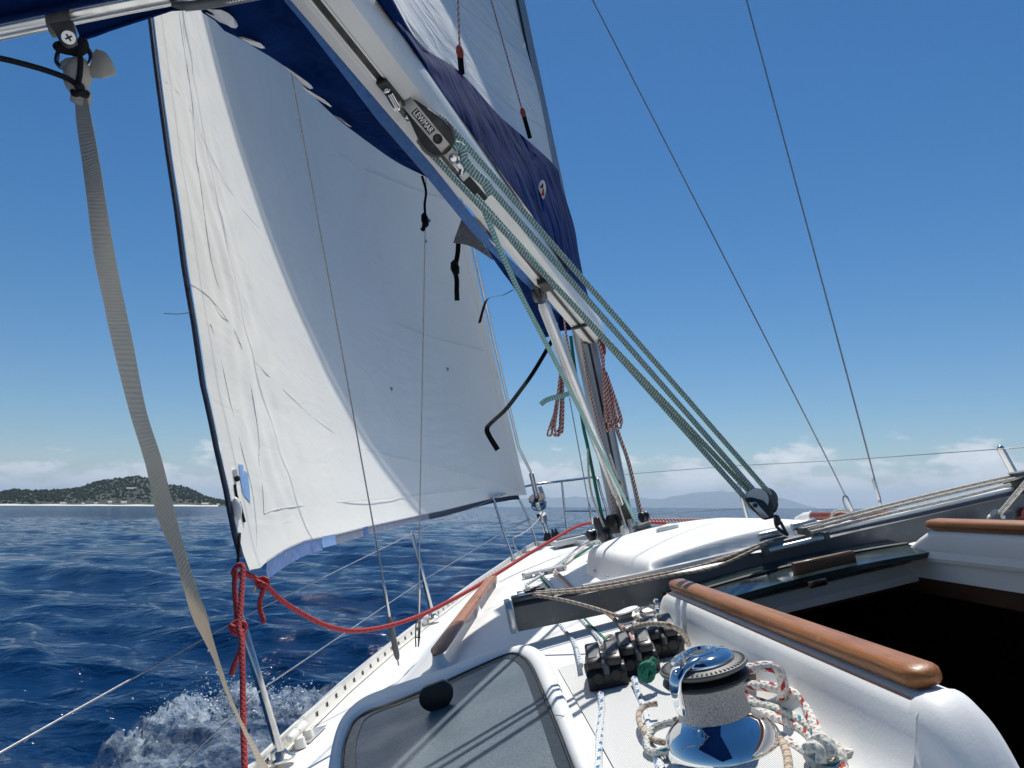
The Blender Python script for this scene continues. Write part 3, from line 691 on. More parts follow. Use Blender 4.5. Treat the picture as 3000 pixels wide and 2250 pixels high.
MB().ball(q + V3(0, 0, -.008), .011, 16, (4.5, 2.3, .6), (V3(0, 1, 0), V3(1, 0, 0), V3(0, 0, 1))).build('vent_base', M['gel'], VN, 60)
FH = thing('fore_hatch', A(1680, 1590, u=-.66), 'white framed deck hatch on the foredeck under the red rope', 'hatch')
q = A(1685, 1578, u=-.62)
MB().box(q, V3(.26, 0, 0), V3(0, .27, 0), V3(0, 0, .035)).build('hatch_frame', M['gel2'], FH, 40, .02)
MB().box(q + V3(0, 0, .04), V3(.22, 0, 0), V3(0, .23, 0), V3(0, 0, .008)).build('hatch_lid', M['hatch_glass'], FH, 40, .004)
# sliding hatch and its wooden handle
SLH = thing('sliding_hatch', (1.85, CEN, -.34), 'dark smoked sliding hatch showing below the traveller beam', 'hatch')
hz_ = lambda s: -.300 - .012 * ((s - CEN) / .3) ** 2
m_ = MB(); m_.slab([[V3(f, s, hz_(s) - (1.98 - f) * .09) for s in np.linspace(CEN - .31, CEN + .31, 14)] for f in np.linspace(1.72, 2.12, 6)], V3(0, 0, -.012)); m_.build('panel', M['acrylic'], SLH, 60)
m_ = MB(); m_.slab([[V3(f, s, hz_(s) - (1.98 - f) * .09 + .004) for s in np.linspace(CEN - .31, CEN + .31, 14)] for f in (1.83, 1.845)], V3(0, 0, -.003)); m_.build('seal_strip', M['gasket'], SLH, 60)
q0, q1 = A(2326, 1668, f=1.765), A(2500, 1630, f=1.765); dd = q1 - q0
m_ = MB(); m_.prism([q0 + V3(x, 0, z) for x, z in ((-.011, -.014), (.011, -.014), (.013, .004), (.007, .015), (-.006, .015), (-.012, .004))], dd); m_.build('handle', M['teak_dark'], SLH, 40, .002)
q = A(2393, 1702, f=1.775); MB().box(q, V3(.003, 0, 0), V3(0, .024, 0), V3(0, 0, .014)).build('lock_plate', M['steel'], SLH, 40, .004)
# traveller beam
TVP = [A(1507, 1797, f=1.95), A(1760, 1746, f=1.95), A(2000, 1694, f=1.95), A(2420, 1594, f=1.95), A(2720, 1525, f=1.95), A(3010, 1458, f=1.95), A(3200, 1414, f=1.95)]
TVC = crom(TVP, 6)
TV = thing('mainsheet_traveller', A(2200, 1660, f=1.95), 'dark grey traveller beam spanning the cabin top in front of the companionway', 'traveller')
m_ = MB(); sec = [(-.030, -.041), (.030, -.041), (.032, .018), (.022, .027), (-.018, .027), (-.032, .018)]
m_.grid([[q + V3(x, 0, z) for x, z in sec + sec[:1]] for q in TVC]); m_.add([TVC[0] + V3(x, 0, z) for x, z in sec], [list(range(6))]); m_.build('beam', M['grey_alu'], TV, 30)
m_ = MB(); m_.grid([[q + V3(x, 0, z) for x, z in ((.016, .027), (.016, .036), (-.010, .036), (-.010, .027))] for q in TVC[5:-3]]); m_.build('track', M['alu'], TV, 30)
e0 = TVC[0]; dS = nrm(TVC[2] - TVC[0])
m_ = MB(); m_.prism([e0 - dS * .004 + V3(x, 0, z) for x, z in ((-.034, -.044), (.034, -.044), (.036, .02), (.026, .036), (-.03, .036), (-.042, .02), (-.042, -.015))], -dS * .016); m_.build('end_cap', M['alu'], TV, 30, .004)
m_ = MB()
m_.box(e0 + dS * .055 + V3(.004, 0, .035), V3(.026, 0, 0), dS * .055, V3(0, 0, .006)); m_.build('sheave_plate', M['grey_alu'], TV, 30, .004)
for x in (-.012, .018):
    MB().tube([e0 + dS * t + V3(x, 0, .043) for t in (.018, .05, .085)], .0065, 8).build('sheave_slot', M['decal'], TV)
    MB().tube([e0 + dS * t + V3(x, 0, .046) for t in (.036, .06, .088)], .0062, 8).build('sheave', M['gasket'], TV)
CR = thing('traveller_car', A(2290, 1600, f=1.95), 'light grey traveller car with rollers under the lower mainsheet block', 'traveller car')
cq = A(2292, 1583, f=1.94); cd = nrm(TVC[15] - TVC[13])
MB().box(cq + V3(0, 0, -.006), cd * .055, V3(.03, 0, 0), V3(0, 0, .010)).build('car_body', M['rubber'], CR, 30, .005)
def cyl(q, a, l, r, mat, name, par, n=14): return MB().tube([q - a * l, q - a * (l - .004), q + a * (l - .004), q + a * l], [r * .8, r, r, r * .8], n).build(name, mat, par, 50)
for px, py in ((2256, 1566), (2355, 1537)): cyl(A(px, py, f=1.975), cd, .034, .0115, M['alu'], 'roller', CR)
cyl(A(2332, 1594, f=1.905), cd, .075, .0075, M['alu'], 'front_rod', CR)
for px, py in ((2270, 1592), (2375, 1553)):
    MB().box(A(px, py, f=1.95), cd * .03, V3(.022, 0, 0), V3(0, 0, .013)).build('sheave_box', M['rubber'], CR, 30, .004)
for px, py in ((2243, 1617), (2418, 1570)): MB().box(A(px, py, f=1.91), cd * .008, V3(.010, 0, 0), V3(0, 0, .011)).build('rod_bracket', M['rubber'], CR, 30, .002)
# traveller control lines
def ropething(name, pts, r, mat, label, cat, group=None, n=8, k=None):
    o = MB().tube(pts, r, n).build(name, M[mat], None, 60); return tag(o, label, cat, group)
g_ = 'tan traveller control lines'
ropething('control_line', pxl([(1563, 1736), (1720, 1722), (1900, 1690), (2080, 1650), (2240, 1590)], 1.93, 1.93), .0042, 'rope_tan', 'tan control line lying highest on the port half of the traveller', 'rope', g_)
ropething('control_line', pxl([(1560, 1741), (1740, 1728), (1950, 1688), (2100, 1660), (2265, 1583)], 1.91, 1.91), .0042, 'rope_tan', 'tan control line in front along the port half of the traveller', 'rope', g_)
ropething('control_line', pxl([(1625, 1752), (1800, 1722), (2000, 1690), (2130, 1656), (2262, 1592)], 1.96, 1.96), .0036, 'rope_tan', 'thin control line lowest against the traveller beam on port', 'rope', g_)
ropething('control_line', pxl([(2355, 1543), (2600, 1480), (2800, 1432), (2965, 1395), (3030, 1388)], 1.95, 1.95), .0045, 'rope_white', 'pale control line topmost on the starboard half of the traveller', 'rope', g_)
ropething('control_line', pxl([(2365, 1552), (2600, 1490), (2800, 1442), (2985, 1400), (3040, 1392)], 1.93, 1.93), .0045, 'rope_white', 'pale control line in the middle on the starboard half of the traveller', 'rope', g_)
ropething('control_line', pxl([(2375, 1560), (2600, 1505), (2800, 1460), (2960, 1420)], 1.91, 1.91), .0045, 'rope_white', 'pale control line lowest on the starboard half of the traveller', 'rope', g_)
ropething('control_line', pxl([(1570, 1745), (1647, 1757), (1739, 1781), (1806, 1804)], 1.88, 1.66), .0042, 'rope_tan', 'tan line from the traveller end down to the small white block', 'rope', g_)
EB = thing('end_block', A(2990, 1410, f=1.95), 'weathered end block at the right-hand end of the traveller', 'block')
q = A(2990, 1415, f=1.95); MB().box(q, V3(.03, 0, 0), V3(0, .03, .006), V3(0, 0, .018)).build('cheek', M['dark'], EB, 30, .006)
MB().lathe(q + V3(-.005, 0, .026), V3(0, 0, 1), [(.026, -.005), (.022, 0), (.026, .005)], 18).build('sheave', M['rubber'], EB, 40)
# ================================================================ spars and sails
def proj(q):
    w = BM.T @ np.asarray(q, float); z = w @ _fw
    return 1500 + FPX * (w @ CRT) / z, 1125 - FPX * (w @ CUP) / z
MB0, MB1 = A(1829, 1548, f=3.72), A(1506, 0, f=3.50)
MDIR = nrm(MB1 - MB0)
mastp = lambda u: MB0 + MDIR * ((u - MB0[2]) / MDIR[2])
MS = thing('mast', mastp(-.36), 'grey alloy mast with a dark sail groove rising from the cabin top', 'mast')
x_ = nrm(V3(1, 0, 0) - MDIR * MDIR[0]); y_ = np.cross(MDIR, x_)
sec = [(-.075, .0), (-.074, .022), (-.060, .040), (-.02, .052), (.04, .050), (.078, .03), (.086, 0)]
sec = sec + [(a, -b) for a, b in sec[-2:0:-1]]
m_ = MB(); m_.grid([[mastp(u) + x_ * a + y_ * b for a, b in sec + sec[:1]] for u in (-.36, 1, 3, 6, 9, 12.9)]); m_.build('mast_tube', M['mast'], MS, 40)
m_ = MB(); m_.grid([[mastp(u) - x_ * .0765 + y_ * b for b in (-.006, .006)] for u in (-.3, 1, 3, 6, 12.5)]); m_.build('sail_groove', M['gasket'], MS, None)
m_ = MB(); m_.lathe(mastp(-.365), MDIR, [(.13, 0), (.13, .012), (.10, .02)], 24); m_.build('mast_step', M['alu'], MS, 40)
m_ = MB(); m_.box(mastp(1.02) - x_ * .085, x_ * .02, y_ * .03, MDIR * .07); m_.build('gooseneck', M['dark'], MS, 40, .006)
m_ = MB(); m_.box(mastp(-.165) - x_ * .088, x_ * .014, y_ * .028, MDIR * .055); m_.build('vang_bracket', M['dark'], MS, 40, .006)
for sg in (-1, 1):
    a_ = mastp(6.2); MB().tube([a_, a_ + V3(-.25, sg * 1.05, .12)], [.03, .018], 8).build('spreader', M['mast'], MS)
# boom
BG, BE = A(1733, 962, f=3.60), A(998, 0, f=1.30)
BD = nrm(BE - BG); BSD = nrm(np.cross(BD, V3(0, 0, 1))) ; BSD = BSD if BSD[1] > 0 else -BSD; BUP = np.cross(BSD, BD); BUP = BUP if BUP[2] > 0 else -BUP
BL = 4.6
boomp = lambda t: BG + BD * t
_bt = np.linspace(-.1, 2.6, 500); _bp = np.array([proj(boomp(t)) for t in _bt])
_bax = nrm(V3(998 - 1733, 0 - 962)); 
def boomt(px, py):
    k = (px - 1733) * _bax[0] + (py - 962) * _bax[1]
    kk = (_bp[:, 0] - 1733) * _bax[0] + (_bp[:, 1] - 962) * _bax[1]
    if k > kk[-1]: return 2.6 + (k - kk[-1]) * (_bt[-1] - _bt[-2]) / (kk[-1] - kk[-2])
    return float(np.interp(k, kk, _bt))
boomf = lambda px, py: boomp(boomt(px, py))[0]
BO = thing('boom', boomp(0), 'pale alloy boom running from the mast up out of the top of the picture', 'boom')
bs = [(-.022, -.082), (.022, -.082), (.046, -.070), (.057, -.045), (.058, 0), (.050, .05), (.028, .078), (0, .082)]
bs = bs + [(-a, b) for a, b in bs[-2::-1]][:-0 or None]
bs = bs[:8] + [(-a, b) for a, b in reversed(bs[1:7])] + [(-.022, -.082)]
m_ = MB(); m_.grid([[boomp(t) + BSD * a + BUP * b for a, b in bs] for t in np.linspace(0, BL, 24)]); m_.add([boomp(0) + BSD * a + BUP * b for a, b in bs[:-1]], [list(range(len(bs) - 1))]); m_.build('boom_tube', M['white_alu'], BO, 30)
for a_, nm in ((-.009, 'track_lip'), (.009, 'track_lip')):
    m_ = MB(); m_.grid([[boomp(t) + BSD * (a_ + x) + BUP * y for x, y in ((-.002, -.0815), (-.002, -.0865), (.002, -.0865), (.002, -.0815))] for t in np.linspace(.02, BL, 10)]); m_.build(nm, M['alu'], BO, 30)
m_ = MB(); m_.grid([[boomp(t) + BSD * x - BUP * .0828 for x in (-.0065, .0065)] for t in np.linspace(.02, BL, 10)]); m_.build('track_groove', M['dark'], BO, None)
m_ = MB(); m_.box(boomp(.03) - BUP * .02, BD * .03, BSD * .05, BUP * .06); m_.build('boom_end_fitting', M['dark'], BO, 30, .008)
tb = boomt(1130, 205); q = boomp(tb) - BUP * .088
m_ = MB(); m_.box(q, BD * .075, BSD * .012, BUP * .006); m_.build('bail_slide', M['dark'], BO, 30, .003)
for t in (-.055, 0, .05): MB().lathe(q + BD * t, -BUP, [(.008, .004), (.008, .009), (.004, .012)], 12).build('screw', M['steel'], BO, 40)
tv = boomt(1555, 790); q = boomp(tv) - BUP * .086
MB().box(q, BD * .05, BSD * .022, BUP * .02).build('vang_bracket', M['dark'], BO, 30, .006)
tw = boomt(1668, 918); q = boomp(tw) - BUP * .09
MB().box(q, BD * .012, BSD * .04, BUP * .006).build('cleat', M['dark'], BO, 30, .003)
# mainsail
MA = boomp(0) + V3(-.02, 0, .12)
ang0 = atan2(-BD[1], -BD[0])
def mainp(h, c):
    lu = mastp(MA[2] + h) - x_ * .085; Lc = 4.25 * (1 - h / 11.6) ** .92 + .05
    a = ang0 + radians(11) * min(1, h / 9) ** .8
    cd = V3(-cos(a), -sin(a), 0); pn = V3(sin(a), -cos(a), 0)
    sag = (.30 * c * c) * max(0, 1 - h / 4) * 1.0
    wr = .010 * sin(9 * h + 14 * c) * exp(-h * .8) + .012 * sin(h * 5.2 - c * 21) * (1 - c)
    p = lu + cd * Lc * c + pn * (Lc * .085 * 3.6 * c * (1 - c) ** 1.3 * min(1, h / 2.2) ** .8 + wr * min(1, h / .5))
    p[2] += (BD[2] / -BD[0]) * Lc * c * max(0, 1 - h / 3)
    return p
MSL = thing('mainsail', MA, 'white wrinkled mainsail standing above the blue sail bag', 'sail')
m_ = MB(); m_.grid([[mainp(h, c) for c in np.linspace(0, 1, 70)] for h in np.concatenate([np.linspace(0, 3.2, 70), np.linspace(3.35, 11.5, 30)])]); m_.build('sail_cloth', M['mainsail'], MSL, 80)
for h in (.55, 1.35, 2.2):
    q = mainp(h, .012); MB().box(q + V3(.03, .01, 0), V3(.03, 0, 0), V3(0, .008, 0), V3(0, 0, .012)).build('luff_slide', M['decal'], MSL, 40, .004)
# genoa
def luffp(u):
    return V3(9.05 - .50 * u, .735 - .20 * (sin(pi * u / 10.5) if u < 5.25 else max(0, 1 - ((u - 5.25) / 4.5) ** 2)) + .02 * u / 12.5, u)
LEE = [(728, 1652), (716, 1628), (694, 1540), (672, 1420), (650, 1330), (628, 1220), (606, 1126), (580, 949), (552, 790), (530, 620), (505, 460), (484, 310), (468, 190), (456, 90), (448, 20)]
_le = []
for px, py in LEE:
    q = A(px, py, f=2.4)
    for _ in range(4): q = A(px, py, f=2.4 + .07 * max(0, q[2]))
    _le.append(q)
_lu = [q[2] for q in _le]
def leechp(u):
    k = min(max(u, _lu[0]), _lu[-1]); f = np.interp(k, _lu, [q[0] for q in _le]); s = np.interp(k, _lu, [q[1] for q in _le])
    if u > _lu[-1]:
        t = (u - _lu[-1]) / (12.3 - _lu[-1]); f = lerp(f, 3.1, t) + .35 * t; s = lerp(s, .66, t ** 1.7)
    return V3(float(f), float(s), u)
FOOT = [(700, 1690), (730, 1668), (760, 1662), (775, 1649), (834, 1613), (897, 1586), (988, 1567), (1092, 1541), (1236, 1509), (1300, 1496), (1436, 1462), (1500, 1452), (1545, 1450)]
UC = _lu[0]
def gen0(w, v):
    ul = .02 + (12.3 - .02) * v; ue = UC + (12.3 - UC) * v
    a, b = luffp(ul), leechp(ue); ch = b - a; L = np.linalg.norm(ch[:2])
    pn = nrm(V3(-ch[1], ch[0], 0)); pn = pn if pn[1] < 0 else -pn
    pr = (w ** .78) * (1 - w) ** 1.12 * 2.9
    dep = GDEP[0] + (GDEP[1] - GDEP[0]) * min(1, v * 2.2)
    return a + ch * w + pn * (dep * L * pr)
GDEP = (.086, .255)
def genp(w, v):
    q = gen0(w, v)
    if v < .16:
        p0 = gen0(w, 0); px, py = proj(p0)
        ty = np.interp(px, [p[0] for p in FOOT], [p[1] for p in FOOT]); rng_ = np.linalg.norm(p0)
        q = q + V3(0, 0, (py - ty) / FPX * rng_ * (1 - v / .16) ** 2)
    c = 1 - w
    if c < .2 and v < .4:
        q = q + V3(0, .0042 * min(1, v * 28) * sin(2 * pi * (c * 34 + .5 * sin(v * 55) + v * 9)) * exp(-((c - .07) / .05) ** 2) * (1 - v / .4) * min(1, c * 60), 0)
        q = q + V3(0, .004 * min(1, v * 28) * sin(2 * pi * (c * 15 - v * 21 + .3 * sin(v * 130))) * exp(-((c - .10) / .07) ** 2) * (1 - v / .4), 0)
    if v < .2: q = q + V3(0, .006 * sin(2 * pi * (v * 95 + w * 3)) * exp(-((w - .22) / .12) ** 2) * exp(-((v - .075) / .045) ** 2), 0)
    return q
GN = thing('genoa', (5.5, 0, -.1), 'large white headsail half in sunlight filling the left of the picture', 'sail')
VV = np.concatenate([np.linspace(0, .2, 46), np.linspace(.205, .45, 24), np.linspace(.47, 1, 18)]); WW = np.concatenate([np.linspace(0, .84, 76), np.linspace(.845, 1, 54)])
m_ = MB(); GP = [[genp(w, v) for w in WW] for v in VV]
uvs = []; a, b = len(VV), len(WW)
fs_ = []
for i in range(a - 1):
    for j in range(b - 1):
        fs_.append([i * b + j, i * b + j + 1, (i + 1) * b + j + 1, (i + 1) * b + j]); uvs.append([(VV[i], WW[j]), (VV[i], WW[j + 1]), (VV[i + 1], WW[j + 1]), (VV[i + 1], WW[j])])
m_.add([p for r in GP for p in r], fs_, uvs); m_.build('sail_cloth', M['genoa'], GN, 80)
m_ = MB(); vs_ = np.linspace(0, .34, 60)
m_.tube([leechp(UC + (12.3 - UC) * v) + V3(-.004, -.012, 0) for v in np.linspace(.002, .34, 60)], .017, 8, flat=((1, 0, 0), 1.0, .45)); m_.build('leech_tape', M['navytape'], GN)
def footstrip(w0, w1, mat, name, dz=-.045, off=.0):
    P = []
    for w in np.linspace(w0, w1, max(3, int((w1 - w0) * 60))):
        q = genp(w, 0); P.append([q + V3(0, off, .004), q + V3(0, off - .006, dz * .5), q + V3(0, off - .004, dz)])
    m = MB(); m.grid(P); return m.build(name, mat, GN, 60)
footstrip(.02, .42, M['navytape'], 'foot_tape', -.05); footstrip(.42, .80, M['greytape'], 'foot_tape', -.045); footstrip(.855, .975, M['bluetape'], 'foot_tape', -.055); footstrip(.80, .815, M['greytape'], 'foot_tape', -.045)
footstrip(.815, .855, M['patchblue'], 'foot_patch', -.045, .002); footstrip(.70, .715, M['strapblue'], 'foot_patch', -.045, .003)
_GA = np.array([[q for q in r] for r in GP[:62]]); _GX = np.array([[proj(q) for q in r] for r in GP[:62]])
def gsurf(px, py, lift=.006):
    d = (_GX[:, :, 0] - px) ** 2 + (_GX[:, :, 1] - py) ** 2; i, j = np.unravel_index(np.argmin(d), d.shape)
    i = min(max(i, 1), d.shape[0] - 2); j = min(max(j, 1), d.shape[1] - 2)
    Ji, Jj = (_GX[i + 1, j] - _GX[i - 1, j]) / 2, (_GX[i, j + 1] - _GX[i, j - 1]) / 2
    try: k = np.linalg.solve(np.array([Ji, Jj]).T, np.array([px, py]) - _GX[i, j])
    except Exception: k = np.zeros(2)
    k = np.clip(k, -1.5, 1.5)
    P = _GA[i, j] + k[0] * (_GA[i + 1, j] - _GA[i - 1, j]) / 2 + k[1] * (_GA[i, j + 1] - _GA[i, j - 1]) / 2
    return A(px, py, d=np.linalg.norm(P) - lift)
def gpoly(pts, mat, name):
    P = [gsurf(*p) for p in pts]; m = MB(); m.add(P, [list(range(len(P)))]); return m.build(name, mat, GN, None)
gpoly([(699, 1360), (712, 1362), (716, 1400), (714, 1440), (712, 1450), (704, 1400)], M['patchblue'], 'repair_patch')
gpoly([(716, 1378), (726, 1388), (731, 1430), (734, 1474), (724, 1462), (715, 1450), (717, 1415)], M['patchblue'], 'repair_patch')
for px, py in ((1257, 647), (1246, 707), (1310, 1082), (1145, 1140)):
    q = gsurf(px, py); n_ = nrm(-q); m_ = MB(); m_.lathe(q, n_, [(.0, 0), (.019, 0), (.019, .002), (0, .003)], 14, caps=False); m_.build('telltale_window', M['bluetape'], GN)
M['stitch_or_wrinkle'] = simple('stitching_or_wrinkle', (.66, .665, .67), .8, var=.2, vs=60)
def gline(pts, r, mat='stitch_or_wrinkle', nm='seam_or_wrinkle'):
    P = [gsurf(*p, .0015) for p in crom([V3(*p) for p in pts], 4)] if False else crom([gsurf(*p, .0022) for p in pts], 4)
    MB().tube(P, r * .62, 5).build(nm, M[mat], GN)
for pts, r in (([(524, 27), (538, 136), (552, 226), (565, 307), (574, 452), (588, 543), (606, 678), (625, 790), (660, 900), (690, 980)], .0022),  # vertical fold of the cloth, its crease drawn as a grey line
               ([(535, 60), (548, 180), (562, 290), (572, 400), (582, 500), (598, 600), (615, 720)], .0014),
               ([(559, 834), (610, 868), (664, 936), (705, 1010), (739, 1153), (759, 1288), (759, 1356), (770, 1437), (773, 1505)], .0030),
               ([(705, 1017), (770, 1085), (841, 1153), (949, 1248), (1085, 1322), (1288, 1370), (1532, 1440)], .0034),
               ([(773, 1505), (841, 1487), (1003, 1471), (1220, 1452), (1400, 1430)], .0036),
               ([(981, 443), (1030, 475), (1071, 497), (1207, 551), (1320, 588)], .0050),
               ([(1149, 947), (1249, 983), (1340, 1008), (1420, 1028)], .0050),
               ([(1350, 700), (1384, 834), (1425, 1024), (1452, 1141), (1500, 1350), (1520, 1430)], .0045),
               ([(588, 393), (630, 480), (678, 565), (720, 625), (760, 669)], .0014),
               ([(617, 949), (651, 1071), (678, 1193), (705, 1302), (739, 1437), (752, 1560), (748, 1625)], .0022),  # wrinkle toward the clew, its shade drawn as a grey line
               ([(485, 240), (520, 270), (560, 330)], .0016)):
    gline(pts, r)
# leech cleats and lines
for pts in ([(688, 1420), (693, 1450), (706, 1500)], [(702, 1470), (712, 1510), (717, 1530)]):
    MB().tube([gsurf(*p, .012) for p in pts], .004, 6).build('leech_cord', M['cord_black'], GN)
MB().tube([gsurf(702, 1562), gsurf(700, 1600), gsurf(697, 1648)], .0045, 6).build('leech_cord', M['cord_black'], GN)
MB().tube([gsurf(687, 1378, .01), gsurf(692, 1398, .012)], .012, 8).build('leech_sleeve', M['decal'], GN)
MB().ball(gsurf(694, 1402, .018), .011, 8).build('cord_knot', M['cord_black'], GN)
MB().ball(gsurf(662, 1480, .012) if False else gsurf(694, 1490, .012), .02, 10, (.8, .8, 1.9), (V3(0, 1, 0), V3(1, 0, 0), V3(0, 0, 1))).build('leech_cleat', M['gel2'], GN)
# foil and furling drum
FO = thing('furling_drum', A(1580, 1490, f=9.2), 'small black and silver furling drum at the foot of the genoa', 'furler')
fq = A(1574, 1462, f=9.15); fd = nrm(A(1543, 1352, f=8.85) - fq)
MB().tube([fq, A(1556, 1385, f=8.98)], .030, 14).build('foil_sleeve', M['alu'], FO, 40)
MB().tube([A(1556, 1385, f=8.98)] + [luffp(u) + V3(.03, .035, 0) for u in np.linspace(.55, 12.2, 14)], .017, 8).build('foil', M['alu'], FO, 40)
MB().lathe(fq + fd * .0, fd, [(.02, .02), (.105, .02), (.108, .0), (.09, -.01), (.085, -.06), (.10, -.075), (.10, -.085), (.08, -.09), (.078, -.11), (.09, -.12), (.05, -.13)], 28).build('drum', M['steel'], FO, 35)
MB().lathe(fq + fd * -.01, fd, [(.0, .034), (.095, .034), (.095, .022)], 24, caps=False).build('drum_top', M['dark'], FO, 35)
MB().lathe(fq + fd * -.066, fd, [(.088, .0), (.094, -.008), (.094, -.024), (.088, -.03)], 24).build('furling_line_wraps', M['rubber'], FO, 35)
q = A(1590, 1515, f=9.25); MB().lathe(q, fd, [(.05, .05), (.055, 0), (.045, -.05)], 16).build('lower_bearing', M['alu'], FO, 40)
MB().lathe(A(1578, 1512, f=9.23), V3(0, 1, .2), [(.03, -.02), (.03, .02)], 14).build('toggle_pin', M['dark'], FO, 40)
for dx in (-5, 5): MB().tube([A(1592 + dx, 1522, f=9.27), A(1600 + dx, 1560, f=9.33)], .012, 6).build('toggle_link', M['steel'], FO)
AR = thing('bow_roller', A(1620, 1600, f=9.4), 'dark metal bow roller prongs standing at the stem under the furling drum', 'bow fitting')
for (x0, y0, x1, y1, w_) in ((1604, 1592, 1604, 1556, .05), (1627, 1584, 1617, 1550, .028), (1638, 1580, 1626, 1548, .026)):
    MB().tube([A(x0, y0 + 8, f=9.42), A((x0 + x1) / 2, (y0 + y1) / 2, f=9.42), A(x1, y1, f=9.42)], [w_, w_, w_ * .35], 6, flat=((0, 1, 0), 1, .6)).build('prong', M['dark'], AR, 30)
# vang strut
VG = thing('boom_vang', A(1815, 1500, f=3.6), 'grey rigid vang strut slanting from the boom to the mast foot', 'boom vang')
v0, v1 = A(1556, 800, f=boomf(1556, 800)), A(1818, 1475, f=3.60)
MB().tube([lerp(v0, v1, .10), lerp(v0, v1, .12), lerp(v0, v1, .5), lerp(v0, v1, .94)], [.018, .024, .024, .022], 18).build('outer_tube', M['alu'], VG, 50)
MB().tube([lerp(v0, v1, .90), v1], .017, 12).build('inner_rod', M['steel'], VG, 50)
q = lerp(v0, v1, .075); vd = nrm(v1 - v0)
for sg in (-1, 1): MB().lathe(q + BSD * .018 * sg, BSD * sg, [(.026, -.006), (.028, 0), (.026, .006)], 16).build('sheave', M['rubber'], VG, 40)
MB().box(lerp(v0, v1, .05), vd * .05, BSD * .008, np.cross(vd, BSD) * .016).build('fork', M['dark'], VG, 30, .004)
g_ = 'thin lines along the boom vang'
ropething('vang_line', pxl([(1650, 980), (1772, 1352), (1836, 1550)], 3.2, 3.55), .0045, 'rope_white', 'thin white line lying along the vang strut down to a white sheave', 'rope', g_, 6)
ropething('vang_line', pxl([(1786, 1330), (1815, 1417)], 3.5, 3.52), .0055, 'rope_white', 'short white line ending in a knot in front of the mast foot', 'rope', g_, 6)
tag(MB().ball(A(1817, 1421, f=3.5), .015, 10, (1, 1, 1.3)).build('rope_knot', M['rope_white'], None), 'small white rope knot hanging before the mast foot above the vang fitting', 'knot')
# sail bag
BAG = thing('sail_bag', boomp(1.2) + V3(0, 0, .1), 'navy blue canvas sail bag wrapped along the boom and round the mast', 'sail bag')
def sheet(a_pts, b_pts, na, nb, fa, fb, bul, wr, seed, extra=None):
    """canvas between two traced hems; fa, fb give each hem's distance forward"""
    a3 = [A(p[0], p[1], f=fa(p)) for p in a_pts]; b3 = [A(p[0], p[1], f=fb(p)) for p in b_pts]
    def samp(P, n):
        L = np.concatenate([[0], np.cumsum([np.linalg.norm(P[i + 1] - P[i]) for i in range(len(P) - 1)])]); L /= L[-1]
        return [V3(*[np.interp(t, L, [p[k] for p in P]) for k in range(3)]) for t in np.linspace(0, 1, n)]
    a3 = samp(crom(a3, 5), na); b3 = samp(crom(b3, 5), na); g = np.random.default_rng(seed); ph = g.uniform(0, 6.3, 6); out = []
    for i in range(na):
        row = []
        for j in range(nb):
            t = j / (nb - 1); q = lerp(a3[i], b3[i], t); dirn = nrm(-q); x = i / (na - 1)
            w = wr * (sin(x * 55 + t * 5 + ph[0]) * .5 + sin(x * 31 - t * 7 + ph[1]) + .6 * sin(x * 83 + t * 3 + ph[2])) * sin(pi * min(1, t * 1.0)) ** .6 * (.35 + .65 * t if seed != 3 else .4 + .6 * t)
            row.append(q + dirn * (bul * sin(pi * t) + w))
        out.append(row)
    return out
inn = [(842, -5), (905, 70), (994, 187), (1116, 348), (1252, 505), (1388, 673), (1470, 760), (1542, 826), (1600, 885), (1642, 918)]
out_ = [(575, -5), (583, 27), (610, 50), (641, 67), (655, 88), (668, 99), (693, 108), (771, 154), (822, 186), (868, 230), (972, 334), (1053, 398), (1162, 475), (1252, 520), (1320, 565), (1360, 619), (1447, 762), (1511, 852), (1570, 956), (1606, 988), (1640, 928)]
PP = sheet(inn, out_, 90, 16, lambda p: boomf(*p), lambda p: boomf(*p) + .10, -.02, .022, 1)
m_ = MB(); m_.grid(PP); m_.build('port_panel', M['navy'], BAG, 70)
low = [(1100, -5), (1200, 137), (1270, 233), (1330, 315), (1400, 410), (1470, 510), (1540, 605), (1600, 690), (1650, 770), (1690, 840), (1730, 920)]
upp = [(1150, -5), (1236, 134), (1350, 213), (1463, 339), (1541, 407), (1627, 488), (1646, 547), (1683, 665), (1697, 750), (1723, 866), (1760, 945)]
FUP = {p: f for p, f in zip(upp, (1.32, 1.66, 2.05, 2.5, 2.85, 3.2, 3.35, 3.5, 3.6, 3.7, 3.75))}
SPN = sheet(low, upp, 100, 22, lambda p: boomf(*p) - .02, lambda p: FUP[p], .05, .030, 3)
m_ = MB(); m_.grid(SPN); m_.build('starboard_panel', M['navy'], BAG, 70)
back = [[q + V3(.12, -.16, .05) for q in (SPN[i][-1],)] for i in range(60, 100)]
m_ = MB(); m_.grid([[SPN[i][-1], lerp(SPN[i][-1], mastp(SPN[i][-1][2]), .5) + V3(.14, 0, 0), mastp(SPN[i][-1][2]) + V3(.12, -.10, 0)] for i in range(60, 100)]); m_.build('mast_wrap', M['navy'], BAG, 70)
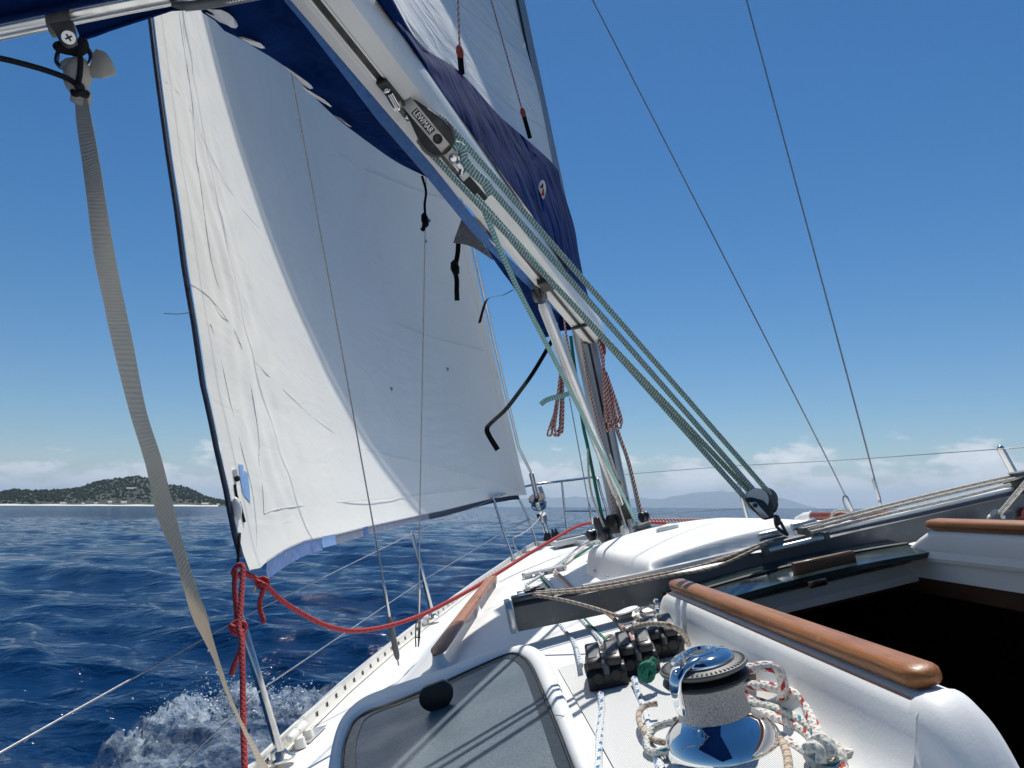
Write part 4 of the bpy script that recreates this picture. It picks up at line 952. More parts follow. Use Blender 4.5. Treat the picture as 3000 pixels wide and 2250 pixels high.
# the bag's after part, above and behind the eye
m_ = MB(); m_.grid([[boomp(t) + BSD * a + BUP * b for a, b in ((.062, -.02), (.10, .10), (.09, .26), (.0, .34), (-.10, .26), (-.16, .08), (-.075, -.03))] for t in np.linspace(2.62, BL - .1, 8)]); m_.build('after_part', M['navy'], BAG, 60)
st = [(p[0] + 26, p[1] - 6) for p in inn]
m_ = MB(); wid = np.interp(np.linspace(0, 1, len(inn)), [0, .5, 1], [38, 30, 10])
m_.grid([[A(p[0] - w * .25, p[1] + w * .2, f=boomf(*p) - .02), A(p[0] + w * .62, p[1] - w * .5, f=boomf(*p) - .03)] for p, w in zip(inn, wid)]); m_.build('bolt_rope_webbing', M['strapblue'], BAG, 60)
# white lettering strokes along the lower hem (only their lower edges show), as pale appliques
def onsheet(S, px, py, lift=.01):
    best = None
    for r in S:
        for q in r:
            x, y = proj(q); d = (x - px) ** 2 + (y - py) ** 2
            if best is None or d < best[0]: best = (d, q)
    return A(px, py, d=np.linalg.norm(best[1]) - lift)
def appl(S, pts, mat, name, lift=.012):
    P = [onsheet(S, *p, lift) for p in pts]; dm = min(np.linalg.norm(p) for p in P); m = MB(); m.add(P, [list(range(len(P)))]); m.build(name, mat, BAG, None)
appl(PP, [(600, 25), (625, 28), (648, 29), (668, 38), (683, 50), (693, 64), (697, 76), (692, 83), (678, 81), (665, 73), (644, 65), (610, 43), (600, 35), (620, 44), (630, 46), (622, 38)], M['decal'], 'pale_applique', .02)
appl(PP, [(697, 108), (712, 109), (735, 116), (762, 126), (776, 138), (776, 142), (764, 142), (735, 131), (705, 113)], M['decal'], 'pale_applique', .02)
appl(PP, [(821, 186), (850, 203), (900, 240), (912, 250), (918, 259), (908, 261), (880, 244), (852, 214), (825, 190)], M['decal'], 'pale_applique', .02)
appl(PP, [(880, 252), (910, 268), (950, 292), (972, 311), (968, 313), (940, 297), (905, 272)], M['decal'], 'pale_applique', .02)
appl(PP, [(975, 336), (1000, 346), (1030, 372), (1022, 370), (998, 352)], M['decal'], 'pale_applique', .02)
appl(SPN, [(1187, 54), (1200, 70), (1230, 105), (1262, 148), (1252, 146), (1238, 136), (1225, 122), (1208, 92), (1195, 70)], M['decal'], 'pale_applique', .02)
appl(PP, [(1384, 632), (1394, 634), (1415, 650), (1425, 668), (1440, 690), (1452, 712), (1462, 728), (1450, 722), (1432, 700), (1415, 678), (1398, 652)], M['decal'], 'pale_applique', .03)
ec = onsheet(SPN, 1588, 557, .075); ex_, ey_ = (A(1600, 557, d=np.linalg.norm(ec)) - ec) / 12, (A(1588, 545, d=np.linalg.norm(ec)) - ec) / 12
def emb(pts, mat, name, lift):
    n_ = nrm(-ec) * lift; m = MB(); m.add([ec + ex_ * x + ey_ * y + n_ for x, y in pts], [list(range(len(pts)))]); return m.build(name, mat, BAG, None)
emb([(11.5 * cos(a) + 1.5 * sin(a), 30 * sin(a)) for a in np.linspace(0, 2 * pi, 28, endpoint=False)], M['decal'], 'oval_emblem', .002)
emb([(-8, 6), (-2, 13), (2, 20), (4, 18), (3, 8), (4, 4), (1, 7), (-3, 6)], M['gasket'], 'emblem_bird', .004)
emb([(2, 6), (5, 3), (7, -10), (6, -20), (3, -15), (-4, -17), (0, -8)], M['red'], 'emblem_sail', .004)
# ties hanging from the bag
def strapw(pts, f0, f1, wpx, name, label, group=None, thick=.0012):
    P = pxl(pts, f0, f1, 5); m = MB(); n = len(P); wd_ = wpx / 2 / FPX * np.mean([np.linalg.norm(p) for p in P])
    m.tube(P, wd_, 6, flat=((0, 1, .25), 1.0, .10)); return tag(m.build(name, M['blacktape'], None, 60), label, 'strap', group)
strapw([(1236, 515), (1248, 560), (1244, 600), (1247, 640)], 2.0, 2.05, 7, 'tie_strap', 'thin black tie hanging highest from the bag over the shaded sail', 'ties hanging from the sail bag')
tag(MB().ball(A(1245, 645, f=2.04), .016, 8, (.7, .7, 1.5)).tube(pxl([(1243, 650), (1240, 672), (1236, 668)], 2.03, 2.03), .006, 6).build('tie_knot', M['blacktape'], None), 'black knotted end of the thinnest tie on the sail bag', 'knot')
strapw([(1343, 706), (1341, 740), (1335, 775), (1333, 790), (1338, 820), (1338, 850), (1339, 881)], 2.5, 2.5, 14, 'tie_strap', 'wide black tie knotted half way, hanging under the black canvas flap', 'ties hanging from the sail bag')
tag(MB().ball(A(1333, 785, f=2.48), .016, 8, (1, 1, 1.9)).build('tie_knot', M['blacktape'], None), 'black knot half way down the wide tie under the canvas flap', 'knot')
strapw([(1502, 850), (1475, 864), (1443, 870), (1425, 880), (1414, 911), (1405, 946)], 3.0, 2.9, 13, 'tie_strap', 'black tie blown sideways and bent down beside the genoa luff', 'ties hanging from the sail bag')
strapw([(1622, 990), (1565, 1087), (1520, 1150), (1481, 1200), (1440, 1238), (1427, 1255), (1432, 1275), (1458, 1318)], 3.4, 3.1, 15, 'tie_strap', 'longest black tie blown out with a hooked end over the white sail', 'ties hanging from the sail bag')
m_ = MB(); FL = sheet([(1360, 619), (1400, 690), (1447, 762)], [(1327, 712), (1380, 722), (1440, 760)], 14, 6, lambda p: boomf(*p) + .1, lambda p: boomf(*p) + .12, .0, .004, 5); m_.grid(FL); m_.build('canvas_flap', M['navytape'], BAG, 60)
# lazy lines above the bag
def lazy(p0, p1, p2, f0, f1, lab):
    t = thing('lazy_jack', A(*p2, f=f1), lab, 'rope', 'lazy lines holding up the sail bag')
    MB().tube(pxl([p0, p1], f0, f1), .0035, 6).build('line', M['rope_redsmall'], t)
    MB().ball(A(*p1, f=f1), .012, 8, (1, 1, 2.0)).build('knot', M['rope_redsmall'], t)
    MB().tube(pxl([p1, lerp(p1, p2, .5), p2], f1, f1), .009, 6, flat=((0, 1, .2), 1, .3)).build('webbing_tail', M['blacktape'], t)
lazy((1340, -30), (1347, 152), (1353, 218), 2.05, 2.05, 'left one of two thin red and white lines above the blue bag')
lazy((1430, -30), (1532, 330), (1553, 405), 2.85, 2.85, 'right one of two thin red and white lines, beside the mast')
# ================================================================ standing rigging, stanchions, lifelines, pulpit
def wirething(name, pts, f0, f1, r, label, cat, group, parts=()):
    """a wire with its swage and turnbuckle as parts; parts: (name, (p0), (p1), radius)"""
    P = pxl(pts, f0, f1, 4); t = thing(name, P[-1], label, cat, group)
    MB().tube(P, r, 6).build('wire', M['wire'], t)
    for nm, a_, b_, rr, mat in parts:
        q0 = min(P, key=lambda q: np.hypot(*(np.array(proj(q)) - a_))); fa = q0[0]
        MB().tube([A(*a_, f=f1 * .999), A(*lerp(a_, b_, .08), f=f1 * .999), A(*lerp(a_, b_, .9), f=f1 * .999), A(*b_, f=f1 * .999)], [rr * .7, rr, rr, rr * .6], 10).build(nm, M[mat], t)
    return t
g_ = 'wire shrouds holding the mast'
def up(pts, far):  # extend a trace upward past the frame or behind the bag
    d = V3(pts[0][0] - pts[1][0], pts[0][1] - pts[1][1]); return [tuple(V3(*pts[0]) + nrm(d) * far)] + pts
wirething('shroud', up([(854, 217), (1168, 1950)], 700), 3.55, 3.58, .0040, 'port shroud wire nearest the leech, ending in a thick grey turnbuckle', 'shroud', g_, [('swage', (1123, 1708), (1141, 1812), .008, 'steel'), ('turnbuckle', (1140, 1808), (1165, 1932), .0135, 'rubber')])
wirething('shroud', up([(1248, 520), (1230, 1500), (1226, 1890)], 700), 3.55, 3.85, .0036, 'upright port shroud wire with an open frame turnbuckle at the cabin side', 'shroud', g_, [('swage', (1228, 1725), (1226, 1800), .007, 'steel')])
SB = thing('open_turnbuckle', A(1222, 1890, f=3.85), 'open frame turnbuckle at the foot of the upright port shroud', 'turnbuckle')
for dx in (-6, 6): MB().tube([A(1226 + dx * .5, 1800, f=3.84), A(1225 + dx, 1822, f=3.84), A(1223 + dx, 1868, f=3.84), A(1222 + dx * .6, 1895, f=3.84)], .0036, 6).build('side_bar', M['dark'], SB)
for yy in (1824, 1867): MB().tube([A(1217, yy, f=3.84), A(1232, yy, f=3.84)], .0036, 6).build('cross_bar', M['dark'], SB)
wirething('shroud', up([(1736, 0), (2375, 1250), (2500, 1503)], 900), 3.62, 3.70, .0036, 'left one of the two wires crossing the open sky at right', 'shroud', g_, [('turnbuckle', (2477, 1452), (2500, 1503), .009, 'steel')])
ropething('lashing_loop', pxl([(2472, 1452), (2470, 1466), (2478, 1490), (2486, 1505)], 3.69, 3.69), .004, 'wire', 'wire loop lashed beside the foot of the left starboard shroud', 'wire loop', None, 6)
wirething('shroud', up([(2187, 0), (2522, 1250), (2583, 1490)], 900), 3.75, 3.85, .0042, 'right one of the two wires crossing the open sky at right', 'shroud', g_, [('swage', (2558, 1401), (2578, 1468), .0095, 'alu'), ('turnbuckle', (2576, 1462), (2583, 1490), .0075, 'steel')])
wirething('baby_stay', [(1668, 1165), (1693, 1300), (1702, 1350), (1724, 1473), (1739, 1548)], 4.25, 4.35, .0034, 'thin inner stay wire coming down to the deck just left of the mast', 'stay', None, [('turnbuckle', (1724, 1473), (1737, 1535), .008, 'steel')])
def stanch(top, base, f, r, label, group='stainless guardrail stanchions', both=True, foot=True):
    a_, b_ = A(*top, f=f), A(*base, f=f); t = thing('stanchion', b_, label, 'stanchion', group)
    MB().tube([b_, lerp(b_, a_, .5), lerp(b_, a_, .985), a_], [r, r, r, r * .6], 12).build('post', M['steel'], t)
    MB().ball(a_, r * .95, 8).build('cap', M['steel'], t)
    if foot:
        MB().lathe(b_ + V3(0, 0, -.004), V3(0, 0, 1), [(.045, 0), (.045, .006), (.030, .012), (.018, .03)], 18).build('foot_plate', M['steel'], t, 40)
        MB().box(b_ + V3(-.01, -.02, .016), V3(.018, 0, 0), V3(0, .008, 0), V3(0, 0, .018)).build('lug', M['steel'], t, 40, .003)
    return t
ST1 = stanch((703, 1806), (826, 2222), 2.68, .0145, 'nearest stanchion, standing behind the red knotted sheet at the lower left')
ST2 = stanch((1207, 1563), (1270, 1810), 5.15, .0145, 'stanchion beyond the shrouds, its foot beside the grey cabin side')
stanch((2163, 1420), (2190, 1516), 5.6, .0145, 'short starboard stanchion seen behind the lower mainsheet block', foot=False)
stanch((2931, 1313), (3006, 1450), 3.0, .0145, 'starboard stanchion at the right edge above the traveller beam', foot=False)
g_ = 'guardrail wires'
def wire1(pts, f0, f1, r, lab): ropething('guard_wire', pxl(pts, f0, f1, 4), r, 'wire', lab, 'guardrail wire', g_, 6)
wire1([(-120, 2278), (0, 2206), (400, 1981), (703, 1812)], 1.55, 2.68, .0024, 'upper port guardrail wire aft of the nearest stanchion')
wire1([(703, 1812), (1209, 1563)], 2.68, 5.15, .0024, 'upper port guardrail wire between the two port stanchions')
wire1([(1209, 1563), (1363, 1498), (1445, 1462)], 5.15, 8.2, .0024, 'upper port guardrail wire running forward under the sail foot to the pulpit')
wire1([(440, 2330), (520, 2250), (768, 2018)], 2.0, 2.68, .0024, 'lower port guardrail wire aft of the nearest stanchion')
wire1([(768, 2018), (1241, 1699)], 2.68, 5.15, .0024, 'lower port guardrail wire between the two port stanchions')
wire1([(1241, 1699), (1400, 1604), (1476, 1557)], 5.15, 8.2, .0024, 'lower port guardrail wire running forward to the pulpit')
wire1([(1750, 1398), (1815, 1391), (2163, 1364)], 8.2, 5.6, .0022, 'upper starboard guardrail wire between mast and mainsheet')
wire1([(2163, 1364), (2500, 1346), (2931, 1315)], 5.6, 3.0, .0022, 'upper starboard guardrail wire crossing the open sky at right')
wire1([(2931, 1315), (2955, 1314), (3060, 1306)], 3.0, 2.8, .0022, 'end of the upper starboard guardrail wire right of the last stanchion')
wire1([(1790, 1500), (1880, 1507), (2020, 1500), (2178, 1490)], 8.2, 5.6, .0022, 'lower starboard guardrail wire just above the sea hood')
PU = thing('bow_pulpit', A(1600, 1590, f=9.2), 'stainless bow pulpit of bent tubes standing round the stem', 'pulpit')
def tub(pts, fsq, r=.0135, nm='rail'):
    q = [A(*p, f=f) for p, f in zip(pts, fsq)]; MB().tube(crom(q, 5) if len(q) > 2 else q, r, 10).build(nm, M['steel'], PU)
tub([(1445, 1460), (1476, 1557), (1507, 1642)], (8.2, 8.2, 8.2), nm='leg')
tub([(1515, 1452), (1549, 1520), (1577, 1606)], (9.1, 9.15, 9.2), nm='leg')
tub([(1440, 1460), (1500, 1438), (1552, 1422), (1625, 1412), (1690, 1404), (1735, 1398), (1748, 1402), (1754, 1416), (1764, 1452), (1777, 1492), (1782, 1530)], (8.2, 8.9, 9.4, 9.5, 9.1, 8.5, 8.3, 8.25, 8.25, 8.25, 8.25), .0145, 'top_rail')
tub([(1646, 1411), (1653, 1480), (1664, 1568)], (9.4, 9.4, 9.4), .015, 'leg')
tub([(1655, 1497), (1778, 1496)], (9.4, 8.25), .0115, 'mid_rail')
tub([(1476, 1557), (1549, 1521)], (8.2, 9.15), .0125, 'mid_rail')
MB().box(A(1586, 1440, f=9.45), V3(0, .028, 0), V3(.002, 0, 0), V3(0, -.01, .065)).build('light_bracket', M['mast'], PU, None)
ropething('furling_line', pxl([(1592, 1497), (1575, 1525), (1550, 1550), (1525, 1566), (1507, 1573)], 9.15, 8.2), .0065, 'rope_white', 'white furling line hanging from the drum to the pulpit leg', 'rope', None)
ropething('furling_line', pxl([(1502, 1574), (1505, 1595), (1515, 1613), (1530, 1626)], 8.2, 8.1), .0065, 'rope_white', 'white furling line from the pulpit leg down to the side deck', 'rope', None)
# ================================================================ mainsheet
UB = thing('mainsheet_block', boomp(tb) - BUP * .1, 'black and steel upper mainsheet block hanging under the boom, lettered on its strap', 'block')
ub0, ub1 = A(1203, 312, f=1.53), A(1328, 462, f=1.60)          # head and lower end of the strap
bd_ = nrm(ub1 - ub0); bn_ = nrm(-(ub0 + ub1) / 2); bn_ = nrm(bn_ - bd_ * (bn_ @ bd_)); bw_ = np.cross(bd_, bn_)
if bw_[1] < 0: bw_ = -bw_
BLN = np.linalg.norm(ub1 - ub0)
def chk(side, mat, nm, z0, z1, grow=1.0):
    pts = []
    for x, y in ((-.01, -.022), (.03, -.030), (.085, -.046), (.125, -.046), (.15, -.034), (.165, -.012), (.165, .012), (.15, .036), (.12, .050), (.085, .050), (.03, .034), (-.01, .022)):
        pts.append(ub0 + bd_ * x * BLN / .19 + bw_ * y * grow * BLN / .19 + bn_ * z0)
    m = MB(); m.prism(pts, bn_ * (z1 - z0)); return m.build(nm, M[mat], UB, 30, .004)
chk(0, 'black', 'cheek', .012, .021); chk(0, 'black', 'cheek', -.021, -.012)
MB().lathe(ub0 + bd_ * BLN * .60, bn_, [(.043, -.010), (.034, 0), (.043, .010)], 26).build('sheave', M['rubber'], UB, 40)
m_ = MB(); P = []
for x, z in ((-.16, .0), (-.12, .024), (0, .027), (.78, .027), (.82, .020), (1.02, .018), (1.06, .016)):
    P.append([ub0 + bd_ * BLN * x + bw_ * y * (1.0 if x < .7 else .95) + bn_ * z for y in (-.0135, .0135)])
m_.slab(P, bn_ * -.003); m_.build('strap', M['dull_steel'], UB, 30)
m_ = MB(); P = [[ub0 + bd_ * BLN * x + bw_ * y - bn_ * z for y in (-.0135, .0135)] for x, z in ((-.16, .0), (-.12, .024), (0, .027), (.78, .027), (1.06, .016))]; m_.slab(P, bn_ * .003); m_.build('strap', M['steel'], UB, 30)
for x, r in ((.60, .011), (1.0, .012)):
    MB().lathe(ub0 + bd_ * BLN * x + bn_ * (.027 if x < .7 else .019), bn_, [(r, -.002), (r, .003), (r * .75, .004), (r * .6, .003), (.0, .0035)], 18, caps=False).build('rivet', M['dark'] if x < .7 else M['steel'], UB, 40)
m_ = MB(); P0 = ub0 + bn_ * .0276
m_.prism([P0 + bd_ * BLN * x + bw_ * y for x, y in ((.055, -.0085), (.475, -.0085), (.475, .0085), (.055, .0085))], bn_ * .0008); m_.build('name_plate', M['dark'], UB, None)
tx = bpy.data.curves.new('lettering', 'FONT'); tx.body = 'LEWMAR'; tx.size = .0185; tx.align_x = 'CENTER'; tx.align_y = 'CENTER'; tx.extrude = .0003
to_ = bpy.data.objects.new('lettering_curve', tx); COL.objects.link(to_)
bpy.context.view_layer.update(); dg = bpy.context.evaluated_depsgraph_get(); tme = bpy.data.meshes.new_from_object(to_.evaluated_get(dg)); bpy.data.objects.remove(to_)
wv = np.array([v.co for v in tme.vertices]); wid_ = wv[:, 0].max() - wv[:, 0].min(); wv[:, 0] *= BLN * .38 / wid_
yd = bw_ if (np.cross(bd_, bw_) @ bn_) < 0 else -bw_   # left-handed frame
for v, c in zip(tme.vertices, wv):
    q = P0 + bn_ * (.0011 + c[2]) + bd_ * (BLN * .265 + c[0]) + yd * c[1]; v.co = Vector(W(q)) - Vector(UB['_o'])
to_ = bpy.data.objects.new('lettering', tme); COL.objects.link(to_); tme.materials.append(M['alu']); to_.parent = UB
# shackle and bail above the block
def bow(a_, b_, mid, r, nm, mat, par):
    MB().tube(crom([a_, lerp(a_, mid, .55) + (a_ - b_) * .22, mid, lerp(b_, mid, .55) + (b_ - a_) * .22, b_], 6), r, 8).build(nm, M[mat], par)
hq = ub0 - bd_ * .022
MB().lathe(hq - bw_ * .0, bw_, [(.0, -.02), (.013, -.02), (.013, .02), (.0, .02)], 14, caps=False).build('swivel_pin', M['dark'], UB, 40)
bow(hq + bw_ * .024, hq - bw_ * .024, hq - bd_ * .062, .0055, 'shackle', 'dark', UB)
MB().tube([hq + bw_ * .026, hq + bw_ * .04, hq + bw_ * .045 + bd_ * -.008], .004, 6).build('shackle_pin', M['steel'], UB)
bq = boomp(tb) - BUP * .098 + BD * -.06
MB().tube(crom([bq - BD * -.10, bq - BD * -.06 - BUP * .012, hq - bd_ * .066 + bn_ * .004, hq - bd_ * .062 - bn_ * .012], 5), .009, 8, flat=(BSD, 1.0, .5)).build('bail', M['steel'], UB)
B2 = thing('becket_block', A(1385, 545, f=1.76), 'small dark second mainsheet block half hidden by the ropes under the boom', 'block')
q = A(1372, 535, f=1.78); q2 = A(1352, 490, f=1.74)
MB().box(q, bd_ * .035, bw_ * .014, bn_ * .016).build('cheek', M['black'], B2, 30, .005)
MB().box(A(1398, 560, f=1.80), bd_ * .03, bw_ * .011, bn_ * .012).build('sheave_cage', M['black'], B2, 30, .004)
MB().tube([q2, q], .006, 6).build('shackle', M['dark'], B2)
MB().tube(crom([A(1340, 476, f=1.70), A(1352, 492, f=1.72), A(1349, 508, f=1.73), A(1362, 515, f=1.74)], 4), .006, 6).build('link', M['steel'], B2)
MB().box(A(1362, 513, f=1.74), bd_ * .008, bw_ * .013, bn_ * .01).build('clip', M['alu'], B2, 30, .002)
LB = thing('mainsheet_block', A(2280, 1535, f=1.95), 'black lower mainsheet block above the traveller car, four green ropes entering it', 'block')
def lpoly(pts, f, th, mat, nm, bev=.004):
    P = [A(*p, f=f) for p in pts]; m = MB(); m.prism(P, V3(th, 0, 0)); return m.build(nm, M[mat], LB, 30, bev)
lpoly([(2184, 1464), (2192, 1457), (2206, 1457), (2238, 1466), (2262, 1492), (2272, 1512), (2264, 1519), (2242, 1524), (2234, 1520), (2204, 1492)], 1.915, .010, 'black', 'cheek')
lpoly([(2240, 1424), (2254, 1432), (2268, 1450), (2282, 1474), (2282, 1482), (2277, 1498), (2266, 1506), (2242, 1490), (2230, 1450)], 1.975, .012, 'black', 'cheek')
lpoly([(2200, 1450), (2222, 1440), (2250, 1450), (2270, 1485), (2266, 1500), (2240, 1500), (2215, 1478)], 1.945, .010, 'black', 'centre_cheek')
lpoly([(2195, 1472), (2214, 1470), (2254, 1515), (2236, 1520)], 1.909, .004, 'alu', 'side_plate', .001)
MB().lathe(A(2212, 1481, f=1.907), V3(-1, 0, 0), [(.006, 0), (.006, .003), (.003, .004)], 12).build('rivet', M['dark'], LB, 40)
for ff, c in ((1.930, (2216, 1464)), (1.962, (2244, 1462))): MB().lathe(A(*c, f=ff), V3(1, 0, 0), [(.030, -.008), (.024, 0), (.030, .008)], 22).build('sheave', M['gel2'] if ff < 1.94 else M['rubber'], LB, 40)
MB().ball(A(2277, 1524, f=1.945), .012, 8, (1, .8, 1.3)).build('swivel', M['dark'], LB, 40)
for dx in (-6, 9): MB().tube(crom([A(2277 + dx, 1528, f=1.945), A(2284 + dx * 1.2, 1545, f=1.945), A(2298 + dx * .5, 1560, f=1.945), A(2308, 1568, f=1.945)], 4), .0042, 6).build('shackle', M['dark'], LB)
g_ = 'green flecked mainsheet parts'
for pts, f0, f1, lab, r in (
    ([(1272, 336), (1300, 352), (1330, 384), (1345, 402), (1800, 924), (2257, 1448)], 1.58, 1.96, 'rightmost of the four mainsheet parts, running from the big black block', .0071),
    ([(1426, 540), (1834, 1007), (2238, 1470)], 1.62, 1.95, 'second mainsheet part from the right, with a thick spliced upper end', .0070),
    ([(1246, 430), (1266, 454), (1735, 952), (2204, 1450)], 1.60, 1.95, 'third mainsheet part from the right, close under the boom edge', .0070),
    ([(1392, 572), (1790, 1019), (2188, 1465)], 1.72, 1.93, 'leftmost of the four mainsheet parts at the lower block', .0070)):
    ropething('mainsheet', pxl(pts, f0, f1), r, 'sheet_green', lab, 'rope', g_, 10)
ropething('mainsheet', pxl([(1325, 436), (1342, 428), (1354, 440), (1360, 466), (1384, 500), (1418, 532), (1425, 542), (1440, 570)], 1.58, 1.63), .0115, 'sheet_green', 'thick spliced eye of the mainsheet at the lower end of the lettered strap', 'rope', g_, 10)
ropething('mainsheet', pxl([(1404, 585), (1430, 645), (1462, 725), (1520, 852), (1588, 983), (1669, 1141), (1745, 1295), (1790, 1380), (1864, 1532)], 1.76, 3.55), .0075, 'rope_greenwhite', 'paler mainsheet tail dropping from the boom to the mast foot', 'rope', g_, 8)
# ================================================================ at the mast foot
def disc(px, py, f, r, th, mat, label, tilt=(1, 0, 0), nm='turning_block', cat='block', group='black turning blocks at the mast foot', mat2='rubber'):
    q = A(px, py, f=f); t = thing(nm, q - V3(0, 0, r), label, cat, group); a_ = nrm(tilt)
    MB().lathe(q, a_, [(r * .9, -th), (r, -th * .8), (r, -th * .35), (r * .8, -th * .2), (r * .8, th * .2), (r, th * .35), (r, th * .8), (r * .9, th)], 24).build('sheave', M[mat], t, 40)
    for sg in (-1, 1): MB().lathe(q + a_ * th * 1.05 * sg, a_ * sg, [(r * .98, -.003), (r * .98, .002), (r * .3, .004)], 20).build('cheek', M[mat if mat2 == 'rubber' else mat2], t, 40)
    MB().box(q - V3(0, 0, r * .9), a_ * th, nrm(np.cross(a_, V3(0, 0, 1))) * r * .5, V3(0, 0, r * .3)).build('foot', M['dark'], t, 40, .003)
    return t
disc(1757, 1532, 3.62, .034, .014, 'black', 'black turning block furthest left of the mast foot, upright', (.35, 1, 0))
disc(1797, 1532, 3.60, .042, .016, 'black', 'larger upright black turning block against the left of the mast', (.35, 1, 0))
disc(1733, 1566, 3.55, .024, .014, 'black', 'small black block lowest at left under the inner stay', (.35, 1, 0))
disc(1772, 1566, 3.48, .034, .018, 'black', 'black block with a white rope bending through it below the mast', (.35, 1, .1))
disc(1886, 1514, 3.66, .026, .014, 'black', 'upright black block with a white sheave right of the mast foot', (.45, 1, 0), mat2='rubber')
disc(1882, 1545, 3.55, .046, .014, 'rubber', 'flat grey turning block lying right of the mast foot', (0, -.1, 1))
disc(1830, 1556, 3.45, .026, .008, 'gel2', 'thin white sheave standing in front of the mast foot', (.2, 1, 0), mat2='gel2')
g_ = 'halyards coming down the mast'
ropething('halyard', pxl([(1672, 985), (1680, 1050), (1706, 1232), (1720, 1300), (1730, 1350), (1748, 1440), (1766, 1525)], 3.66, 3.62), .0085, 'rope_green', 'thick plain green halyard left of the mast', 'rope', g_)
ropething('halyard', pxl([(1722, 1300), (1723, 1350), (1726, 1405), (1737, 1460), (1762, 1525), (1778, 1562), (1780, 1575)], 3.64, 3.5), .0055, 'rope_white', 'thin slack grey white halyard curving left of the green one', 'rope', g_)
ropething('halyard', pxl([(1737, 965), (1741, 1020), (1767, 1108), (1803, 1250), (1838, 1350), (1872, 1500)], 3.62, 3.64), .0068, 'rope_greenwhite', 'pale green halyard running down the right edge of the mast', 'rope', g_)
ropething('halyard', pxl([(1748, 985), (1770, 1080), (1808, 1250), (1842, 1350), (1879, 1500)], 3.60, 3.63), .0062, 'rope_redsmall', 'red flecked halyard beside the pale green one right of the mast', 'rope', g_)
ropething('halyard', pxl([(1700, 968), (1710, 1040), (1730, 1150), (1775, 1350), (1800, 1525)], 3.58, 3.60), .0050, 'rope_redsmall', 'thin red flecked line lying down the middle of the mast face', 'rope', g_, 6)
ropething('halyard', pxl([(1652, 915), (1656, 960), (1664, 1010), (1672, 1040)], 3.66, 3.66), .0055, 'rope_redsmall', 'short red flecked line between vang strut and mast under the boom', 'rope', g_, 6)
def coil(loops, f, r, label):
    t = thing('rope_coil', A(*loops[0][len(loops[0]) // 2], f=f), label, 'coiled rope', 'red flecked coils hung at the mast')
    for i, lp in enumerate(loops): MB().tube(crom([A(x, y, f=f - .012 * (i % 3)) for x, y in lp], 5), r, 6).build('loop', M['rope_redsmall'], t)
    return t
coil([[(1645, 1072), (1640, 1110), (1632, 1180), (1612, 1245), (1604, 1270), (1608, 1277), (1616, 1268), (1632, 1200), (1644, 1120)],
      [(1645, 1075), (1638, 1140), (1626, 1200), (1616, 1255), (1620, 1272), (1630, 1276), (1638, 1262), (1645, 1190), (1648, 1110)],
      [(1646, 1072), (1650, 1130), (1648, 1200), (1644, 1258), (1636, 1277), (1628, 1272), (1626, 1250), (1634, 1190), (1640, 1110)],
      [(1642, 1080), (1644, 1160), (1640, 1240), (1644, 1268), (1649, 1255), (1651, 1180), (1650, 1110)],
      [(1641, 1090), (1634, 1150), (1622, 1220), (1624, 1256), (1634, 1262), (1645, 1225), (1647, 1150)]], 3.55, .0052, 'narrow red flecked rope coil hanging left of the vang strut')
coil([[(1766, 1075), (1768, 1140), (1772, 1200), (1770, 1245), (1778, 1262), (1790, 1258), (1792, 1230), (1784, 1160), (1776, 1100)],
      [(1770, 1080), (1780, 1150), (1800, 1210), (1818, 1240), (1822, 1230), (1812, 1195), (1790, 1130), (1776, 1090)],
      [(1768, 1085), (1776, 1150), (1788, 1215), (1802, 1250), (1812, 1254), (1820, 1248), (1810, 1205), (1794, 1150), (1778, 1095)],
      [(1766, 1090), (1770, 1160), (1778, 1230), (1790, 1246), (1804, 1240), (1800, 1200), (1786, 1140), (1774, 1095)],
      [(1768, 1080), (1772, 1150), (1780, 1210), (1784, 1250), (1796, 1252), (1808, 1236), (1796, 1180), (1780, 1110)],
      [(1767, 1090), (1770, 1150), (1774, 1215), (1780, 1240), (1788, 1225), (1784, 1165), (1774, 1100)]], 3.55, .0052, 'broad red flecked rope coil hanging against the right side of the mast')
tag(MB().ball(A(1764, 1018, f=3.55), .030, 8, (.5, .6, 1.5)).tube([A(x, y, f=3.54) for x, y in ((1752, 1000), (1760, 1020), (1768, 1050), (1767, 1085))], .008, 6).build('rope_hitch', M['rope_redsmall'], None), 'red flecked hitch holding the broad coil to the mast', 'knot')
tag(MB().tube(pxl([(1668, 1153), (1645, 1160), (1622, 1165), (1600, 1173), (1584, 1185)], 3.4, 3.4), .012, 6, flat=((0, .2, 1), 1, .12)).build('streamer', M['rope_greenwhite'], None, 60), 'pale green streamer blown left across the narrow coil', 'ribbon')
# ================================================================ deck gear near the eye
# port hatch: frame, smoked lens, latch
HN = nrm(V3(.02, -.085, 1)); HP0 = V3(1.75, .10, -.346)
def H(px, py, lift=0.):
    r = ray(px, py); k = (HN @ (HP0 + HN * lift)) / (HN @ r); return r * k
OUT = [(930, 2420), (952, 2290), (966, 2200), (985, 2130), (1012, 2084), (1060, 2042), (1130, 2012), (1300, 1955), (1430, 1908), (1510, 1890), (1556, 1890), (1590, 1908), (1614, 1945), (1640, 2004), (1690, 2125), (1737, 2250), (1800, 2420)]
INN = [(985, 2420), (1000, 2290), (1006, 2190), (1020, 2140), (1040, 2103), (1080, 2078), (1153, 2052), (1300, 1992), (1400, 1946), (1470, 1916), (1503, 1908), (1530, 1920), (1552, 1945), (1580, 2008), (1628, 2125), (1676, 2250), (1742, 2420)]
HT = thing('deck_hatch', H(1350, 2100, -.03), 'large smoked hatch in a white frame at the bottom centre of the picture', 'hatch')
ci = crom([V3(*p) for p in OUT], 4, True); cj = crom([V3(*p) for p in INN], 4, True)
